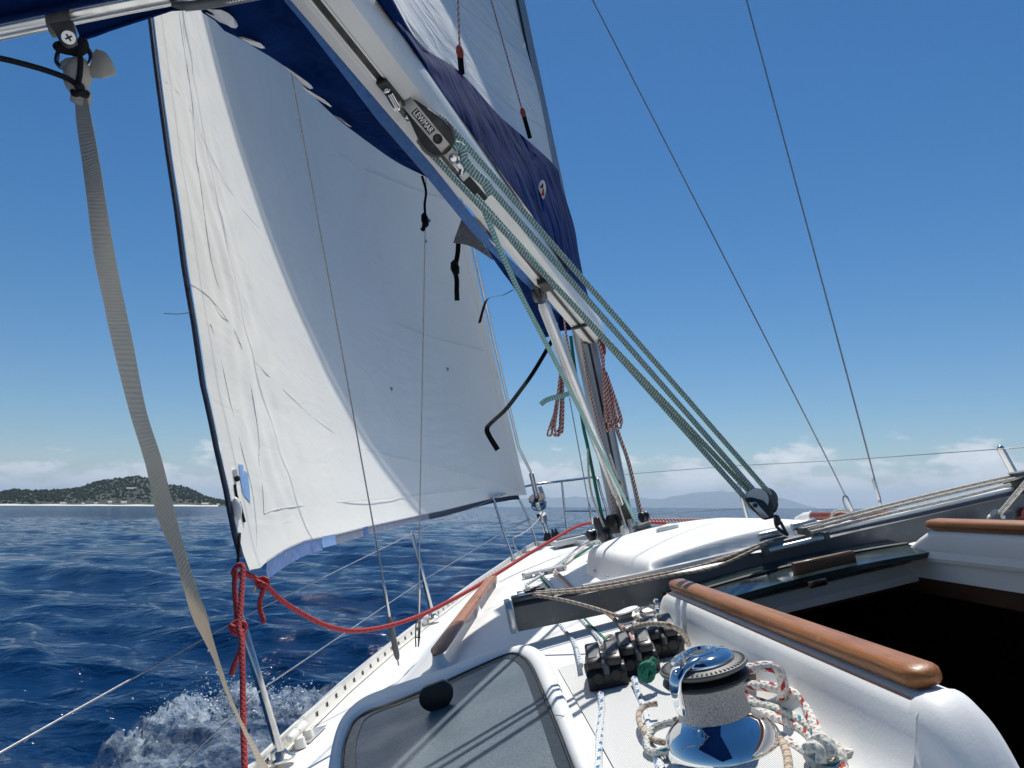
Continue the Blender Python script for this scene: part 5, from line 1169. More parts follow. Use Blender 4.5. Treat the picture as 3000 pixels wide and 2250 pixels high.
o3 = [H(p[0], p[1], 0) for p in ci]; i3 = [H(p[0], p[1], 0) for p in cj]; cc = sum(o3) / len(o3)
def off(P, Q, t, h): return [lerp(p, q, t) + HN * h for p, q in zip(P, Q)]
m_ = MB(); rings = [off(o3, i3, -.10, -.075), off(o3, i3, -.05, -.03), off(o3, i3, 0, -.006), off(o3, i3, .10, .000), off(o3, i3, .42, .003), off(o3, i3, .62, .001), off(o3, i3, .86, -.004), off(o3, i3, .92, -.012)]
m_.grid([r + [r[0]] for r in zip(*[list(x) for x in zip(*rings)])] if False else [r + [r[0]] for r in rings]); m_.build('frame', M['gel'], HT, 60)
m_ = MB(); r2 = [off(o3, i3, .90, -.006), off(o3, i3, .93, -.003), off(o3, i3, 1.02, -.003), off(o3, i3, 1.05, -.008)]
m_.grid([r + [r[0]] for r in r2]); m_.build('gasket', M['gasket'], HT, 60)
m_ = MB(); lens = off(o3, i3, 1.02, -.007); lc = sum(lens) / len(lens); n_ = len(lens)
m_.add(lens + [lerp(lc, p, .9) for p in lens] + [lc], [[k, (k + 1) % n_, n_ + (k + 1) % n_, n_ + k] for k in range(n_)] + [[n_ + k, n_ + (k + 1) % n_, 2 * n_] for k in range(n_)]); m_.build('lens', M['hatch_glass'], HT, 60)
kq = H(1288, 2076, -.0065); kx = nrm(H(1340, 2056, -.0065) - kq); ky = nrm(np.cross(HN, kx))
m_ = MB()
m_.prism([kq + kx * (.034 * cos(a)) + HN * (.024 + .028 * max(-.9, min(.8, sin(a)))) for a in np.linspace(0, 2 * pi, 36, endpoint=False)], V3(.018, 0, 0)); m_.build('latch_knob', M['gasket'], HT, 40, .0015)
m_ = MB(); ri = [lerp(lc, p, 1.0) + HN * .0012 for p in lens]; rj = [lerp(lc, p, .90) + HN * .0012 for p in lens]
m_.grid([ri + ri[:1], rj + rj[:1]]); m_.build('lens_shade_band', M['lens_shade'], HT, None)  # shade inside the frame, painted as a darker band round the lens
MB().tube([H(1628, 2095, .0036), H(1652, 2098, .003), H(1668, 2098, .0)], .0006, 4).build('frame_joint', M['gasket'], HT)
# winch
WQ = V3(.995, .258, -.378); WU = nrm(V3(-.02, .0, 1)); WS = 1.0
WN = thing('sheet_winch', WQ, 'polished chrome self-tailing winch standing on the cabin top', 'winch')
MB().lathe(WQ, WU, [(.0765, 0), (.078, .004), (.0775, .008), (.0755, .0095), (.0755, .011), (.0765, .0125), (.0755, .018), (.0725, .025), (.068, .032), (.062, .039), (.055, .045), (.0485, .050), (.0465, .053)], 64).build('base_skirt', M['chrome'], WN, 50)
MB().lathe(WQ, WU, [(.0455, .048), (.0465, .054), (.0450, .060), (.0435, .075), (.0430, .086), (.0440, .092), (.046, .095)], 64).build('drum', M['drum'], WN, 50)
MB().lathe(WQ, WU, [(.045, .0935), (.0535, .0945), (.0565, .098), (.0555, .101), (.046, .1035), (.040, .105)], 64).build('lower_jaw', M['black'], WN, 40)
MB().lathe(WQ, WU, [(.038, .104), (.046, .1065), (.0555, .1105), (.0572, .1135), (.0560, .1155), (.044, .1180), (.040, .119)], 64).build('upper_jaw', M['rubber'], WN, 40)
for k in range(56):
    a = 2 * pi * k / 56; x_, y_2 = nrm(np.cross(WU, V3(0, 1, 0))), V3(0, 1, 0); rd = x_ * cos(a) + y_2 * sin(a); tg = np.cross(WU, rd)
    if k == 0: m_ = MB()
    m_.box(WQ + WU * .1162 + rd * .0505, rd * .0035, tg * .0011, WU * .0009)
m_.build('jaw_ribs', M['gasket'], WN, None)
MB().lathe(WQ, WU, [(.0405, .1175), (.0415, .1205), (.0400, .1245), (.034, .1285), (.024, .1308), (.0205, .1312), (.0200, .1330), (.0165, .1338), (.0150, .1300)], 56).build('top_cap', M['chrome'], WN, 50)
MB().lathe(WQ, WU, [(.0, .1312), (.0105, .1312), (.0105, .122), (.0, .122)], 8, caps=False).build('handle_socket', M['dark'], WN, None)
# self-tailing arm on the port-after side
aq = lambda a, r, h: WQ + (V3(-1, 0, 0) * cos(a + .28) + V3(0, -1, 0) * sin(a + .28)) * r + WU * h
P = []
for (a, r, h, w_, th) in ((.55, .022, .128, .026, .004), (.62, .036, .126, .024, .005), (.66, .048, .121, .019, .006), (.68, .0575, .112, .0155, .006), (.69, .0605, .100, .0135, .0055), (.69, .0605, .086, .0125, .005), (.69, .0585, .074, .0115, .0045), (.69, .057, .069, .0075, .003)):
    c0 = aq(a, r, h); tgv = nrm(np.cross(WU, c0 - WQ - WU * h)); rdv = nrm(c0 - WQ - WU * h); k = min(1, max(0, (.128 - h) / .02)); nn = nrm(rdv * k + WU * (1 - k) + rdv * 1e-6)
    P.append([c0 + tgv * w_ * .62 * math.copysign(abs(cos(t)) ** .7, cos(t)) + nn * th * math.copysign(abs(sin(t)) ** .7, sin(t)) for t in np.linspace(0, 2 * pi, 17)])
m_ = MB(); m_.grid(P); m_.add(P[-1][:-1], [list(range(16))]); m_.build('tailing_arm', M['chrome'], WN, 60)
for dx in (-.004, .0045): MB().ball(aq(.62, .052, .121) + V3(0, dx, 0), .0028, 8).build('arm_screw', M['steel'], WN)
# jammers
def jammer(fl, yaw, label):
    q = fl; t = thing('rope_jammer', q, label, 'rope jammer', 'black double rope jammers beside the winch')
    cx, cy = V3(cos(yaw), sin(yaw), 0), V3(-sin(yaw), cos(yaw), 0); U3 = V3(0, 0, 1); L_, Wd = .155, .036
    at = lambda x, y, z: q + cx * x + cy * y + U3 * z
    m = MB(); m.prism([at(x, -Wd, z) for x, z in ((0, 0), (-.003, .024), (.006, .036), (.04, .040), (.09, .043), (.118, .032), (.122, 0))], cy * 2 * Wd); m.build('body', M['black'], t, 30, .0032)
    for sg in (-1, 1):
        m = MB(); y0 = sg * .0178 - .0132
        m.prism([at(x, y0, z) for x, z in ((-.002, .037), (-.003, .049), (.003, .053), (.030, .058), (.068, .067), (.083, .066), (.088, .059), (.084, .043), (.05, .041))], cy * .0264); m.build('lever', M['black'], t, 30, .0028)
        m = MB(); m.prism([at(x, sg * .0178 - .008, z) for x, z in ((.010, .0556), (.060, .0664), (.060, .0656), (.010, .0548))], cy * .016); m.build('lever_inset', M['rubber'], t, 30)
        m = MB(); c0 = at(-.0030, sg * .0165, .0195); m.lathe(c0, -cx + U3 * .1, [(.0115, -.002), (.0118, .002), (.0105, .0028), (.0088, .0015), (.0088, -.004)], 22, caps=False); m.build('bushing', M['dark'], t, 40)
        m = MB(); m.lathe(at(-.0028, sg * .0165, .0195), -cx, [(0, .0012), (.0088, .0012)], 20, caps=False); m.build('rope_hole', M['gasket'], t, None)
    MB().lathe(at(.045, -Wd, .028), -cy, [(.012, 0), (.012, .002), (.004, .003)], 16).build('pivot_bolt', M['dark'], t, 40)
    MB().tube([at(.004, .001, .040), at(-.004, .002, .037), at(-.006, .001, .026)], .0055, 8).build('thumb_catch', M['rubber'], t, 40)
    return t
deckz = lambda f, s: decku(f, s) + .003
J1, J2, J3 = V3(1.368, .182, deckz(1.368, .182)), V3(1.402, .250, deckz(1.40, .25)), V3(1.470, .318, deckz(1.47, .318))
jammer(J1, .16, 'black double rope jammer at left of the bank, one hole empty')
jammer(J2, .14, 'middle black double rope jammer, blue flecked rope leaving its hole')
jammer(J3, .12, 'rear black double rope jammer, half hidden by the chrome winch top')
# organiser
OG = thing('deck_organiser', A(1590, 1692, u=-.375), 'grey deck organiser plate with white sheaves guiding the halyards aft', 'deck organiser')
oa, ob = A(1531, 1686, u=-.352), A(1655, 1655, u=-.345); od = ob - oa
for z, nm in ((0, 'plate'), (-.022, 'plate')):
    m_ = MB(); m_.box(lerp(oa, ob, .5) + V3(0, 0, z), V3(.035, 0, 0), od * .5, V3(0, 0, .004)); m_.build(nm, M['alu'], OG, 30, .003)
for t in (.12, .37, .63, .88): MB().lathe(lerp(oa, ob, t) + V3(-.006, 0, -.011), V3(0, 0, 1), [(.022, -.009), (.018, 0), (.022, .009)], 18).build('sheave', M['decal'], OG, 40)
for t in (.02, .98): MB().lathe(lerp(oa, ob, t) + V3(-.02, 0, -.03), V3(0, 0, 1), [(.008, 0), (.008, .04), (.004, .042)], 10).build('bolt', M['steel'], OG, 40)
# halyard tails
def lay(pts, us, r, mat, label, group=None, n=10, k=8): return ropething('halyard_tail', pxu(pts, us, k), r, mat, label, 'rope', group, n)
g_ = 'halyard tails led aft over the cabin top'
lay([(1772, 1548), (1690, 1608), (1652, 1638), (1612, 1668), (1540, 1713)], [-.30, -.345, -.352, -.358, -.362], .0058, 'rope_bluefleck', 'blue flecked halyard tail furthest left between mast and organiser', g_)
lay([(1764, 1555), (1722, 1590), (1690, 1622), (1662, 1648), (1617, 1665)], [-.29, -.34, -.352, -.356, -.352], .0058, 'rope_redfleck', 'red flecked halyard tail between mast foot and organiser', g_)
lay([(1735, 1600), (1712, 1615), (1672, 1640), (1640, 1658)], [-.345, -.352, -.358, -.355], .0060, 'rope_green', 'plain green halyard tail beside the front corner of the sea hood', g_)
lay([(1579, 1676), (1608, 1709), (1640, 1745), (1685, 1795), (1728, 1842), (1764, 1880), (1792, 1918)], [-.352, -.358, -.362, -.364, -.364, -.358, -.350], .0052, 'rope_bluefleck', 'blue flecked halyard tail passing under the traveller to the middle jammer', g_)
lay([(1586, 1690), (1604, 1716), (1640, 1752), (1692, 1794), (1736, 1840), (1772, 1874), (1795, 1905)], [-.358, -.364, -.368, -.368, -.368, -.362, -.352], .0046, 'rope_green', 'thin green halyard tail close beside the blue flecked one under the traveller', g_)
lay([(1540, 1713), (1580, 1755), (1615, 1800), (1649, 1842), (1678, 1876), (1692, 1912), (1702, 1950)], [-.362, -.366, -.368, -.368, -.366, -.358, -.350], .0052, 'rope_bluefleck', 'blue flecked halyard tail entering the left jammer from ahead', g_)
lay([(1617, 1664), (1640, 1684), (1668, 1712), (1700, 1742), (1751, 1779), (1796, 1810), (1834, 1850), (1862, 1884)], [-.352, -.356, -.36, -.363, -.364, -.364, -.358, -.350], .0052, 'rope_redsmall', 'pale red flecked halyard tail passing under the small white block', g_)
lay([(1622, 1676), (1646, 1700), (1690, 1742), (1765, 1782), (1836, 1808), (1880, 1845), (1912, 1862)], [-.356, -.36, -.363, -.365, -.365, -.355, -.345], .0052, 'rope_white', 'off white halyard tail running to the rear jammer', g_)
lay([(1760, 2034), (1764, 2077), (1760, 2120), (1756, 2160), (1753, 2260), (1756, 2380)], [-.357, -.365, -.368, -.368, -.367, -.366], .0056, 'rope_bluefleck', 'straight blue flecked tail leaving the left jammer toward the viewer', g_)
lay([(1858, 1990), (1868, 2022), (1880, 2060), (1893, 2100), (1903, 2135), (1916, 2196), (1938, 2260), (1960, 2360)], [-.356, -.362, -.367, -.368, -.368, -.367, -.366, -.365], .0062, 'rope_bluefleck', 'blue flecked tail leaving the middle jammer and passing left of the winch', g_)
lay([(1764, 1897), (1774, 1886), (1790, 1876), (1834, 1849), (1891, 1829), (1950, 1830), (1988, 1844), (2008, 1866), (2018, 1890)], [-.362, -.352, -.335, -.30, -.275, -.268, -.285, -.31, -.33], .0045, 'rope_tan', 'tan line arching over the jammers behind the winch', None)
lay([(1764, 1897), (1752, 1886), (1765, 1872), (1790, 1862), (1815, 1868), (1830, 1880), (1800, 1892), (1770, 1900)], [-.362, -.362, -.363, -.363, -.363, -.362, -.358, -.36], .0042, 'rope_white', 'small frayed white line coiled behind the jammers', None)
lay([(1975, 1862), (2000, 1866), (2040, 1880), (2062, 1888), (2068, 1896), (2050, 1898), (2040, 1892)], [-.345, -.35, -.355, -.358, -.36, -.36, -.358], .0038, 'rope_tan', 'tan line end lying on the deck just right of the rear jammer', None)
lay([(1925, 2062), (1895, 2066), (1874, 2084), (1872, 2110), (1884, 2140), (1910, 2164), (1945, 2174), (1980, 2162), (1995, 2140), (1990, 2118), (1979, 2104)], [-.345, -.345, -.347, -.35, -.352, -.354, -.352, -.348, -.34, -.335, -.33], .0043, 'rope_tan', 'tan line looped beside the chrome winch at its left', None)
lay([(1985, 2112), (1950, 2120), (1915, 2136), (1897, 2165), (1895, 2190), (1915, 2204), (1945, 2200), (1960, 2192)], [-.338, -.345, -.35, -.355, -.358, -.358, -.355, -.352], .0052, 'rope_tealfleck', 'teal flecked rope bight lying left of the winch base', None)
lay([(1568, 1722), (1500, 1712), (1460, 1700), (1442, 1692)], [-.37, -.385, -.42, -.46], .0055, 'rope_white', 'grey white line running from the organiser out to the side deck', None)
gk = A(1893, 1968, u=-.330); m_ = MB()
for k_, (ax1, ax2) in enumerate(((V3(0, 1, 0), V3(0, 0, 1)), (V3(.6, .6, .3), V3(-.3, .2, 1)), (V3(-.5, .8, .1), V3(.4, .3, .9)))):
    m_.tube([gk + (nrm(ax1) * cos(a) * .0095 + nrm(ax2) * sin(a) * .0125) + V3(.003 * k_ - .003, .002 * k_, 0) for a in np.linspace(0, 2 * pi, 14, endpoint=False)], .0058, 8, closed=True)
m_.tube([gk + V3(.004, .008, .008), gk + V3(.01, .018, .014), gk + V3(.016, .022, .006)], .0055, 8)
tag(m_.build('rope_knot', M['rope_green'], None), 'bright green knotted rope end between jammers and winch', 'knot')
# small block, bail
SBK = thing('small_block', A(1836, 1825, u=-.36), 'small white block laid flat between the jammers and the steel bail', 'block')
q = A(1836, 1806, u=-.330); bx_ = nrm(A(1870, 1788, u=-.330) - q); by_ = np.cross(V3(0, 0, 1), bx_)
for z, mt in ((.010, 'decal'), (-.012, 'gel2')):
    m_ = MB(); m_.prism([q + bx_ * (.032 * cos(a) + (.014 if cos(a) > 0 else 0)) + by_ * .020 * sin(a) + V3(0, 0, z) for a in np.linspace(0, 2 * pi, 20, endpoint=False)], V3(0, 0, .004)); m_.build('cheek', M[mt], SBK, 30, .0015)
MB().lathe(q - bx_ * .008, V3(0, 0, 1), [(.020, -.008), (.016, 0), (.020, .008)], 22).build('sheave', M['rubber'], SBK, 40)
MB().tube([q + bx_ * .04, A(1893, 1775, s=.372)], .0035, 6).build('link', M['steel'], SBK)
BAIL = thing('folding_bail', A(1900, 1790, s=.375), 'shiny steel bail screwed to the shaded front of the coaming', 'pad eye')
def bl(px, py): return A(px, py, s=.366)
MB().tube(crom([bl(1918, 1768), bl(1896, 1774), bl(1878, 1782), bl(1876, 1792), bl(1886, 1799), bl(1906, 1798), bl(1922, 1794)], 5), .0042, 8).build('loop', M['steel'], BAIL)
for p in ((1921, 1767), (1923, 1793)): MB().lathe(bl(*p), V3(0, -1, .3), [(.010, -.004), (.010, .003), (.005, .006)], 14).build('screw_foot', M['steel'], BAIL, 40)
lay([(1866, 1806), (1890, 1822), (1925, 1844), (1950, 1862)], [-.333, -.335, -.335, -.33], .0045, 'rope_tan', 'tan line leaving the small white block toward the rear jammer', None)
# tail of the winch, horn cleat
g_ = 'flecked rope heaped right of the winch'
def pile(pts, us, r, mat, label): return ropething('rope_tail', pxu(pts, us, 9), r, mat, label, 'rope', g_, 12)
pile([(2140, 1968), (2161, 1965), (2202, 1957), (2251, 1953), (2281, 1967), (2292, 1995), (2295, 2020), (2291, 2046), (2277, 2062), (2250, 2070)], [-.28, -.28, -.285, -.29, -.30, -.315, -.33, -.35, -.362, -.365], .0072, 'rope_redfleck', 'red flecked tail arching highest from the winch jaw')
pile([(2285, 2080), (2240, 2063), (2196, 2049), (2178, 2034), (2182, 2018), (2205, 2009), (2240, 2010), (2294, 2022), (2335, 2038), (2360, 2060), (2372, 2090), (2385, 2125), (2398, 2160), (2405, 2190)], [-.362, -.362, -.36, -.355, -.35, -.345, -.34, -.338, -.34, -.345, -.35, -.355, -.36, -.362], .0072, 'rope_redfleck', 'red flecked bight bending round in front of the horn cleat')
pile([(2150, 2062), (2170, 2062), (2226, 2066), (2281, 2080), (2335, 2106), (2372, 2131), (2392, 2158), (2404, 2185)], [-.345, -.35, -.355, -.358, -.358, -.358, -.36, -.362], .0062, 'rope_tealfleck', 'teal flecked rope running between the two red flecked ones')
pile([(2150, 2066), (2167, 2071), (2213, 2084), (2281, 2109), (2335, 2131), (2372, 2156), (2395, 2185)], [-.35, -.355, -.362, -.365, -.365, -.365, -.365], .0080, 'rope_redfleck', 'thick red flecked rope lying lowest beside the winch drum')
pile([(2420, 2195), (2445, 2200), (2473, 2215), (2511, 2211), (2552, 2204), (2592, 2220), (2612, 2248), (2625, 2300)], [-.36, -.362, -.364, -.362, -.362, -.364, -.366, -.368], .0080, 'rope_redfleck', 'red flecked rope snaking away right of the big knot')
pile([(2312, 2182), (2340, 2194), (2362, 2206), (2390, 2216), (2410, 2215)], [-.366, -.365, -.364, -.362, -.36], .0076, 'rope_redfleck', 'short red flecked rope end left of the big knot')
pile([(2258, 2140), (2276, 2158), (2294, 2180), (2306, 2212), (2311, 2262), (2312, 2330)], [-.362, -.363, -.363, -.362, -.362, -.362], .0052, 'rope_tan', 'tan rope coming down at the right of the winch base')
pile([(2400, 2240), (2430, 2236), (2452, 2238), (2470, 2262), (2480, 2300)], [-.366, -.364, -.364, -.366, -.366], .0076, 'rope_redfleck', 'red flecked rope below the big knot at the bottom edge')
KN = thing('rope_knot', A(2412, 2225, u=-.37), 'large grey teal rope knot at the bottom right of the winch', 'knot')
kq = A(2412, 2206, u=-.352)
kx, kyy = V3(0, 1, 0), nrm(V3(1, .1, .5)); kz = np.cross(kx, kyy)
MB().tube(crom([kq + kx * a + kyy * b + kz * c for a, b, c in ((-.016, .002, 0), (-.010, .016, .006), (.006, .019, .008), (.017, .010, .004), (.016, -.010, 0), (.006, -.018, .004), (-.010, -.014, .008))], 6, True), .0068, 10, closed=True).build('outer_turn', M['rope_tealfleck'], KN)
MB().tube(crom([kq + kx * a + kyy * b + kz * c for a, b, c in ((-.004, .012, -.004), (.002, .008, -.012), (.005, -.004, -.014), (.004, -.014, -.008))], 6), .0075, 10).build('centre_turn', M['rope_tealfleck'], KN)
MB().tube(crom([kq + kx * a + kyy * b + kz * c for a, b, c in ((-.018, .004, -.006), (-.012, .001, -.012), (-.008, -.008, -.012), (-.010, -.014, -.004))], 6), .0072, 10).build('left_turn', M['rope_tealfleck'], KN)
HC = thing('horn_cleat', A(2205, 2040, u=-.378), 'black horn cleat on the cabin top behind the rope heap', 'cleat')
q = A(2205, 2025, u=-.372); hx = nrm(V3(.9, .35, 0))
MB().tube([q - hx * .058 + V3(0, 0, .042), q - hx * .045 + V3(0, 0, .036), q - hx * .02 + V3(0, 0, .03), q + hx * .02 + V3(0, 0, .03), q + hx * .045 + V3(0, 0, .036), q + hx * .058 + V3(0, 0, .044)], [.006, .011, .013, .013, .011, .006], 10).build('horns', M['black'], HC, 50)
for sg in (-1, 1): MB().tube([q + hx * .022 * sg + V3(0, 0, -.004), q + hx * .018 * sg + V3(0, 0, .014), q + hx * .014 * sg + V3(0, 0, .03)], [.013, .009, .010], 10).build('leg', M['black'], HC, 50)
# starboard turning block, its sheet, and a white post
TBK = thing('sheet_turning_block', A(2915, 1545, u=-.36), 'grey oval turning block by the far coaming at the right edge', 'block')
q = A(2918, 1530, f=1.85); ex2 = nrm(V3(0, .95, .22)); ez2 = nrm(V3(-.8, 0, .5))
for z in (-.012, .012):
    m_ = MB(); m_.prism([q + ex2 * .044 * cos(a) * (1.05 if cos(a) > 0 else 1.1) + nrm(np.cross(ez2, ex2)) * .020 * sin(a) * (1 if cos(a) > 0 else .75) + ez2 * z for a in np.linspace(0, 2 * pi, 24, endpoint=False)], ez2 * .005); m_.build('cheek', M['rubber'] if z > 0 else M['dark'], TBK, 30, .002)
MB().lathe(q + ex2 * .012, ez2, [(.027, -.01), (.021, 0), (.027, .01)], 22).build('sheave', M['alu'], TBK, 40)
MB().lathe(q + ex2 * .012 + ez2 * .0165, ez2, [(.006, 0), (.006, .002), (.003, .003)], 12).build('rivet', M['decal'], TBK, 40)
MB().box(q - ex2 * .045 - V3(0, 0, .012), ex2 * .012, V3(.01, 0, 0), V3(0, 0, .008)).build('shackle', M['dark'], TBK, 30, .002)
ropething('jib_sheet', pxl([(2922, 1512), (2945, 1486), (2975, 1450), (3030, 1385)], 1.85, 1.75), .0062, 'rope_white', 'white sheet rising from the far turning block past the traveller end', 'rope')
ropething('jib_sheet', pxl([(2905, 1545), (2935, 1540), (2965, 1545), (3040, 1556)], 1.83, 1.6), .0062, 'rope_white', 'white sheet leaving the far turning block to the right edge', 'rope')
tag(MB().tube(pxl([(2999, 1494), (2999, 1530), (3002, 1585)], 1.95, 1.95), .011, 12).lathe(A(2999, 1492, f=1.95), V3(0, 0, 1), [(.011, -.004), (.013, 0), (.008, .004)], 12).build('white_post', M['gel'], None), 'short white post at the right edge beyond the traveller', 'post')
ropething('lashing', pxl([(2438, 1522), (2436, 1512), (2444, 1501), (2462, 1496), (2484, 1500), (2500, 1508)], 2.6, 2.6), .0055, 'rope_white', 'white rope end arching over the reddish starboard grab rail', 'rope')
ropething('jackline', pxl([(1890, 1523), (1990, 1524), (2070, 1523)], 4.4, 4.4), .010, 'rope_redsmall', 'red and white rope lying behind the sea hood right of the mast', 'rope')
# ================================================================ jib sheets
g_ = 'red jib sheets'
ropething('jib_sheet', pxl([(688, 1668), (684, 1680), (697, 1688), (712, 1678), (740, 1690), (775, 1712), (829, 1762), (911, 1812), (979, 1840), (1046, 1848), (1141, 1833), (1236, 1801), (1330, 1754), (1400, 1715), (1494, 1657), (1560, 1616), (1616, 1583), (1670, 1552), (1707, 1537), (1745, 1530), (1790, 1530)], 2.38, 4.6), .0085, 'rope_red', 'long red sheet sagging from the clew and running forward along the side deck', 'rope', g_, 10)
ropething('jib_sheet', pxl([(1895, 1531), (1920, 1532), (1950, 1533)], 4.6, 4.5), .0085, 'rope_red', 'short stretch of red sheet showing right of the mast', 'rope', g_, 10)
ropething('jib_sheet', pxl([(690, 1664), (700, 1655), (712, 1660), (711, 1690), (708, 1740), (704, 1800), (700, 1838), (708, 1880), (711, 1990), (713, 2120), (717, 2260), (720, 2400)], 2.36, 1.9), .0078, 'rope_red', 'red sheet dropping straight down from the clew past the stanchion', 'rope', g_, 10)
ropething('jib_sheet', pxl([(690, 1672), (687, 1720), (692, 1780), (696, 1832), (704, 1850), (711, 1870), (705, 1905), (690, 1940), (677, 1978)], 2.37, 2.28), .0078, 'rope_red', 'second red part beside it, ending in a loose tail below the round knot', 'rope', g_, 10)
for c, f, lab, sc in (((697, 1840), 2.3, 'round red knot half way down the hanging red sheets', 1.0), ((768, 1708), 2.42, 'red bowline knot just right of the sail clew', .82)):
    t = thing('sheet_knot', A(*c, f=f), lab, 'knot'); q = A(*c, f=f); r_ = .021 * sc
    MB().tube(crom([q + V3(.3 * r_, r_ * cos(a) * .9, r_ * sin(a) * .75) for a in np.linspace(0, 2 * pi, 8, endpoint=False)], 4, True), .0088 * (1 if sc == 1 else .9), 8, closed=True).build('outer_turn', M['rope_red'], t)
    MB().tube(crom([q + V3(-.5 * r_, -r_ * .9, r_ * .6), q + V3(-.7 * r_, 0, 0), q + V3(-.5 * r_, r_ * .8, -r_ * .7)], 5), .0088, 8).build('cross_turn', M['rope_red'], t)
    MB().ball(q, .014 * sc, 8).build('core', M['rope_red'], t)
ropething('jib_sheet', pxl([(774, 1722), (766, 1745), (761, 1765), (764, 1795), (772, 1818), (769, 1826)], 2.42, 2.4), .0075, 'rope_red', 'short red rope end hanging from the bowline knot', 'rope', g_, 10)
ropething('whipping', pxl([(748, 1716), (744, 1730), (742, 1734)], 2.42, 2.42), .004, 'rope_white', 'frayed white thread hanging below the clew between the red ropes', 'thread')
# fairlead where the nearest stanchion stands
FL_ = thing('fairlead', A(1075, 2150, u=-.69), 'rounded alloy fairlead let into the toe rail ahead of the nearest stanchion', 'fairlead')
def fl(px, py, u): return A(px, py, u=u)
for (p0, p1) in (((848, 2166), (868, 2144)), ((872, 2143), (893, 2120))):
    a_, b_ = fl(*p0, -.655), fl(*p1, -.655); d_ = nrm(b_ - a_)
    MB().tube([a_, lerp(a_, b_, .15), lerp(a_, b_, .85), b_], [.010, .016, .016, .010], 10).build('horn', M['white_alu'], FL_, 50)
    MB().tube([lerp(a_, b_, .5) + V3(0, .02, -.012), lerp(a_, b_, .5) + V3(0, .02, -.045)], [.017, .022], 10).build('cheek', M['white_alu'], FL_, 50)
m_ = MB(); pa, pb = fl(858, 2188, -.700), fl(912, 2138, -.700); m_.slab([[pa, pb], [pa + V3(0, .06, .001), pb + V3(0, .06, .001)]], V3(0, 0, .004)); m_.build('base_plate', M['alu'], FL_, None)
# ================================================================ bimini, webbing strap
BI = thing('bimini', A(100, 60, f=.85), 'dark bimini canvas on a bright steel tube across the top left corner', 'bimini')
bt = [A(-700, 232, f=.80), A(-300, 148, f=.83), A(0, 85, f=.85), A(250, 33, f=.865), A(450, -6, f=.88), A(800, -70, f=.9), (A(1500, -190, f=.92))]
MB().tube(crom(bt, 6), .0128, 20).build('tube', M['steel'], BI, 60)
m_ = MB(); c0 = crom(bt, 6); m_.grid([[q + V3(.004, 0, .0145) for q in c0], [q + V3(-.01, 0, .02) for q in c0], [q + V3(-.10, .0, .035) for q in c0], [q + V3(-1.1, .0, .12) for q in c0], [q + V3(-2.2, .0, .06) for q in c0]]); m_.build('canvas', M['navy'], BI, 70)
fl_ = [(226, 118), (244, 112), (280, 101), (316, 87), (380, 66), (452, 43), (500, 27), (560, 24), (700, 2), (800, -20)]; tp_ = [(215, 62), (240, 55), (280, 46), (316, 38), (380, 22), (452, 5), (500, -8), (560, -20), (700, -48), (800, -70)]
m_ = MB(); m_.slab([[A(*p, f=.895) for p in tp_], [lerp(A(*p, f=.895), A(*q, f=.905), .5) + V3(.01, 0, 0) for p, q in zip(tp_, fl_)], [A(*p, f=.905) for p in fl_]], V3(.004, 0, 0)); m_.build('hanging_flap', M['navy'], BI, 70)
zz = [A(504, 12, f=.88), A(530, 16, f=.88), A(560, 17, f=.88), A(640, 6, f=.885), A(740, -12, f=.89), A(900, -42, f=.9)]
MB().tube(crom(zz, 5), [.003, .0055, .0062, .0062, .0062], 12).build('zip_pocket', M['rubber'], BI, 60)
m_ = MB()
for k in range(26):
    t = k / 25; px = lerp(548, 760, t); py = lerp(29, -14, t); q = A(px, py, f=.884); m_.box(q, V3(0, .0012, 0), V3(.0012, 0, 0), V3(0, .0006, .0022))
m_.build('zip_teeth', M['decal'], BI, None)
FT = thing('strap_fitting', A(202, 140, f=.83), 'rust stained steel plate with a screw clamped on the bimini tube', 'bracket')
q = A(178, 63, f=.83)
m_ = MB(); m_.grid([[V3(0, 0, 0) + lerp(A(134, 60, f=.835), A(205, 45, f=.835), x) + V3(-.0135 * cos(a) + .012, 0, .0145 * sin(a)) for a in np.linspace(-1.6, 1.6, 14)] for x in np.linspace(0, 1, 4)]); m_.build('clamp', M['rusty'], FT, 60)
m_ = MB(); pl_ = [(143, 68), (212, 58), (220, 84), (225, 110), (224, 125), (214, 138), (200, 141), (186, 135), (172, 118), (158, 92)]; m_.prism([A(*p, f=.833) for p in pl_], V3(.003, 0, 0)); m_.build('plate', M['rusty'], FT, 40, .001)
qs = A(201, 110, f=.828); MB().lathe(qs, nrm(-qs), [(.0, .003), (.0075, .003), (.0082, .001), (.0082, -.004)], 20, caps=False).build('screw', M['alu'], FT, 40)
sx_ = nrm(V3(0, 1, .3)); sy_ = nrm(np.cross(nrm(-qs), sx_)); m_ = MB()
for v_ in (sx_, sy_): m_.box(qs + nrm(-qs) * .0032, v_ * .0042, np.cross(v_, nrm(-qs)) * .001, nrm(-qs) * .0004)
m_.build('screw_cross', M['gasket'], FT, None)
MB().tube(crom([A(168, 132, f=.84), A(178, 141, f=.84), A(205, 147, f=.84), A(228, 151, f=.84), A(245, 138, f=.84), A(240, 120, f=.84)], 5), .0062, 8).build('cord_binding', M['cord_black'], FT)
DR = thing('d_ring', A(172, 170, f=.84), 'steel ring hanging under the rusty plate, holding the white strap', 'ring')
MB().tube(crom([A(252, 138, f=.845), A(262, 152, f=.845), A(268, 170, f=.845), A(258, 192, f=.845), A(225, 203, f=.845), A(186, 198, f=.845), A(168, 186, f=.845), A(168, 165, f=.845), A(175, 146, f=.845)], 6), .0032, 10).build('ring', M['steel'], DR)
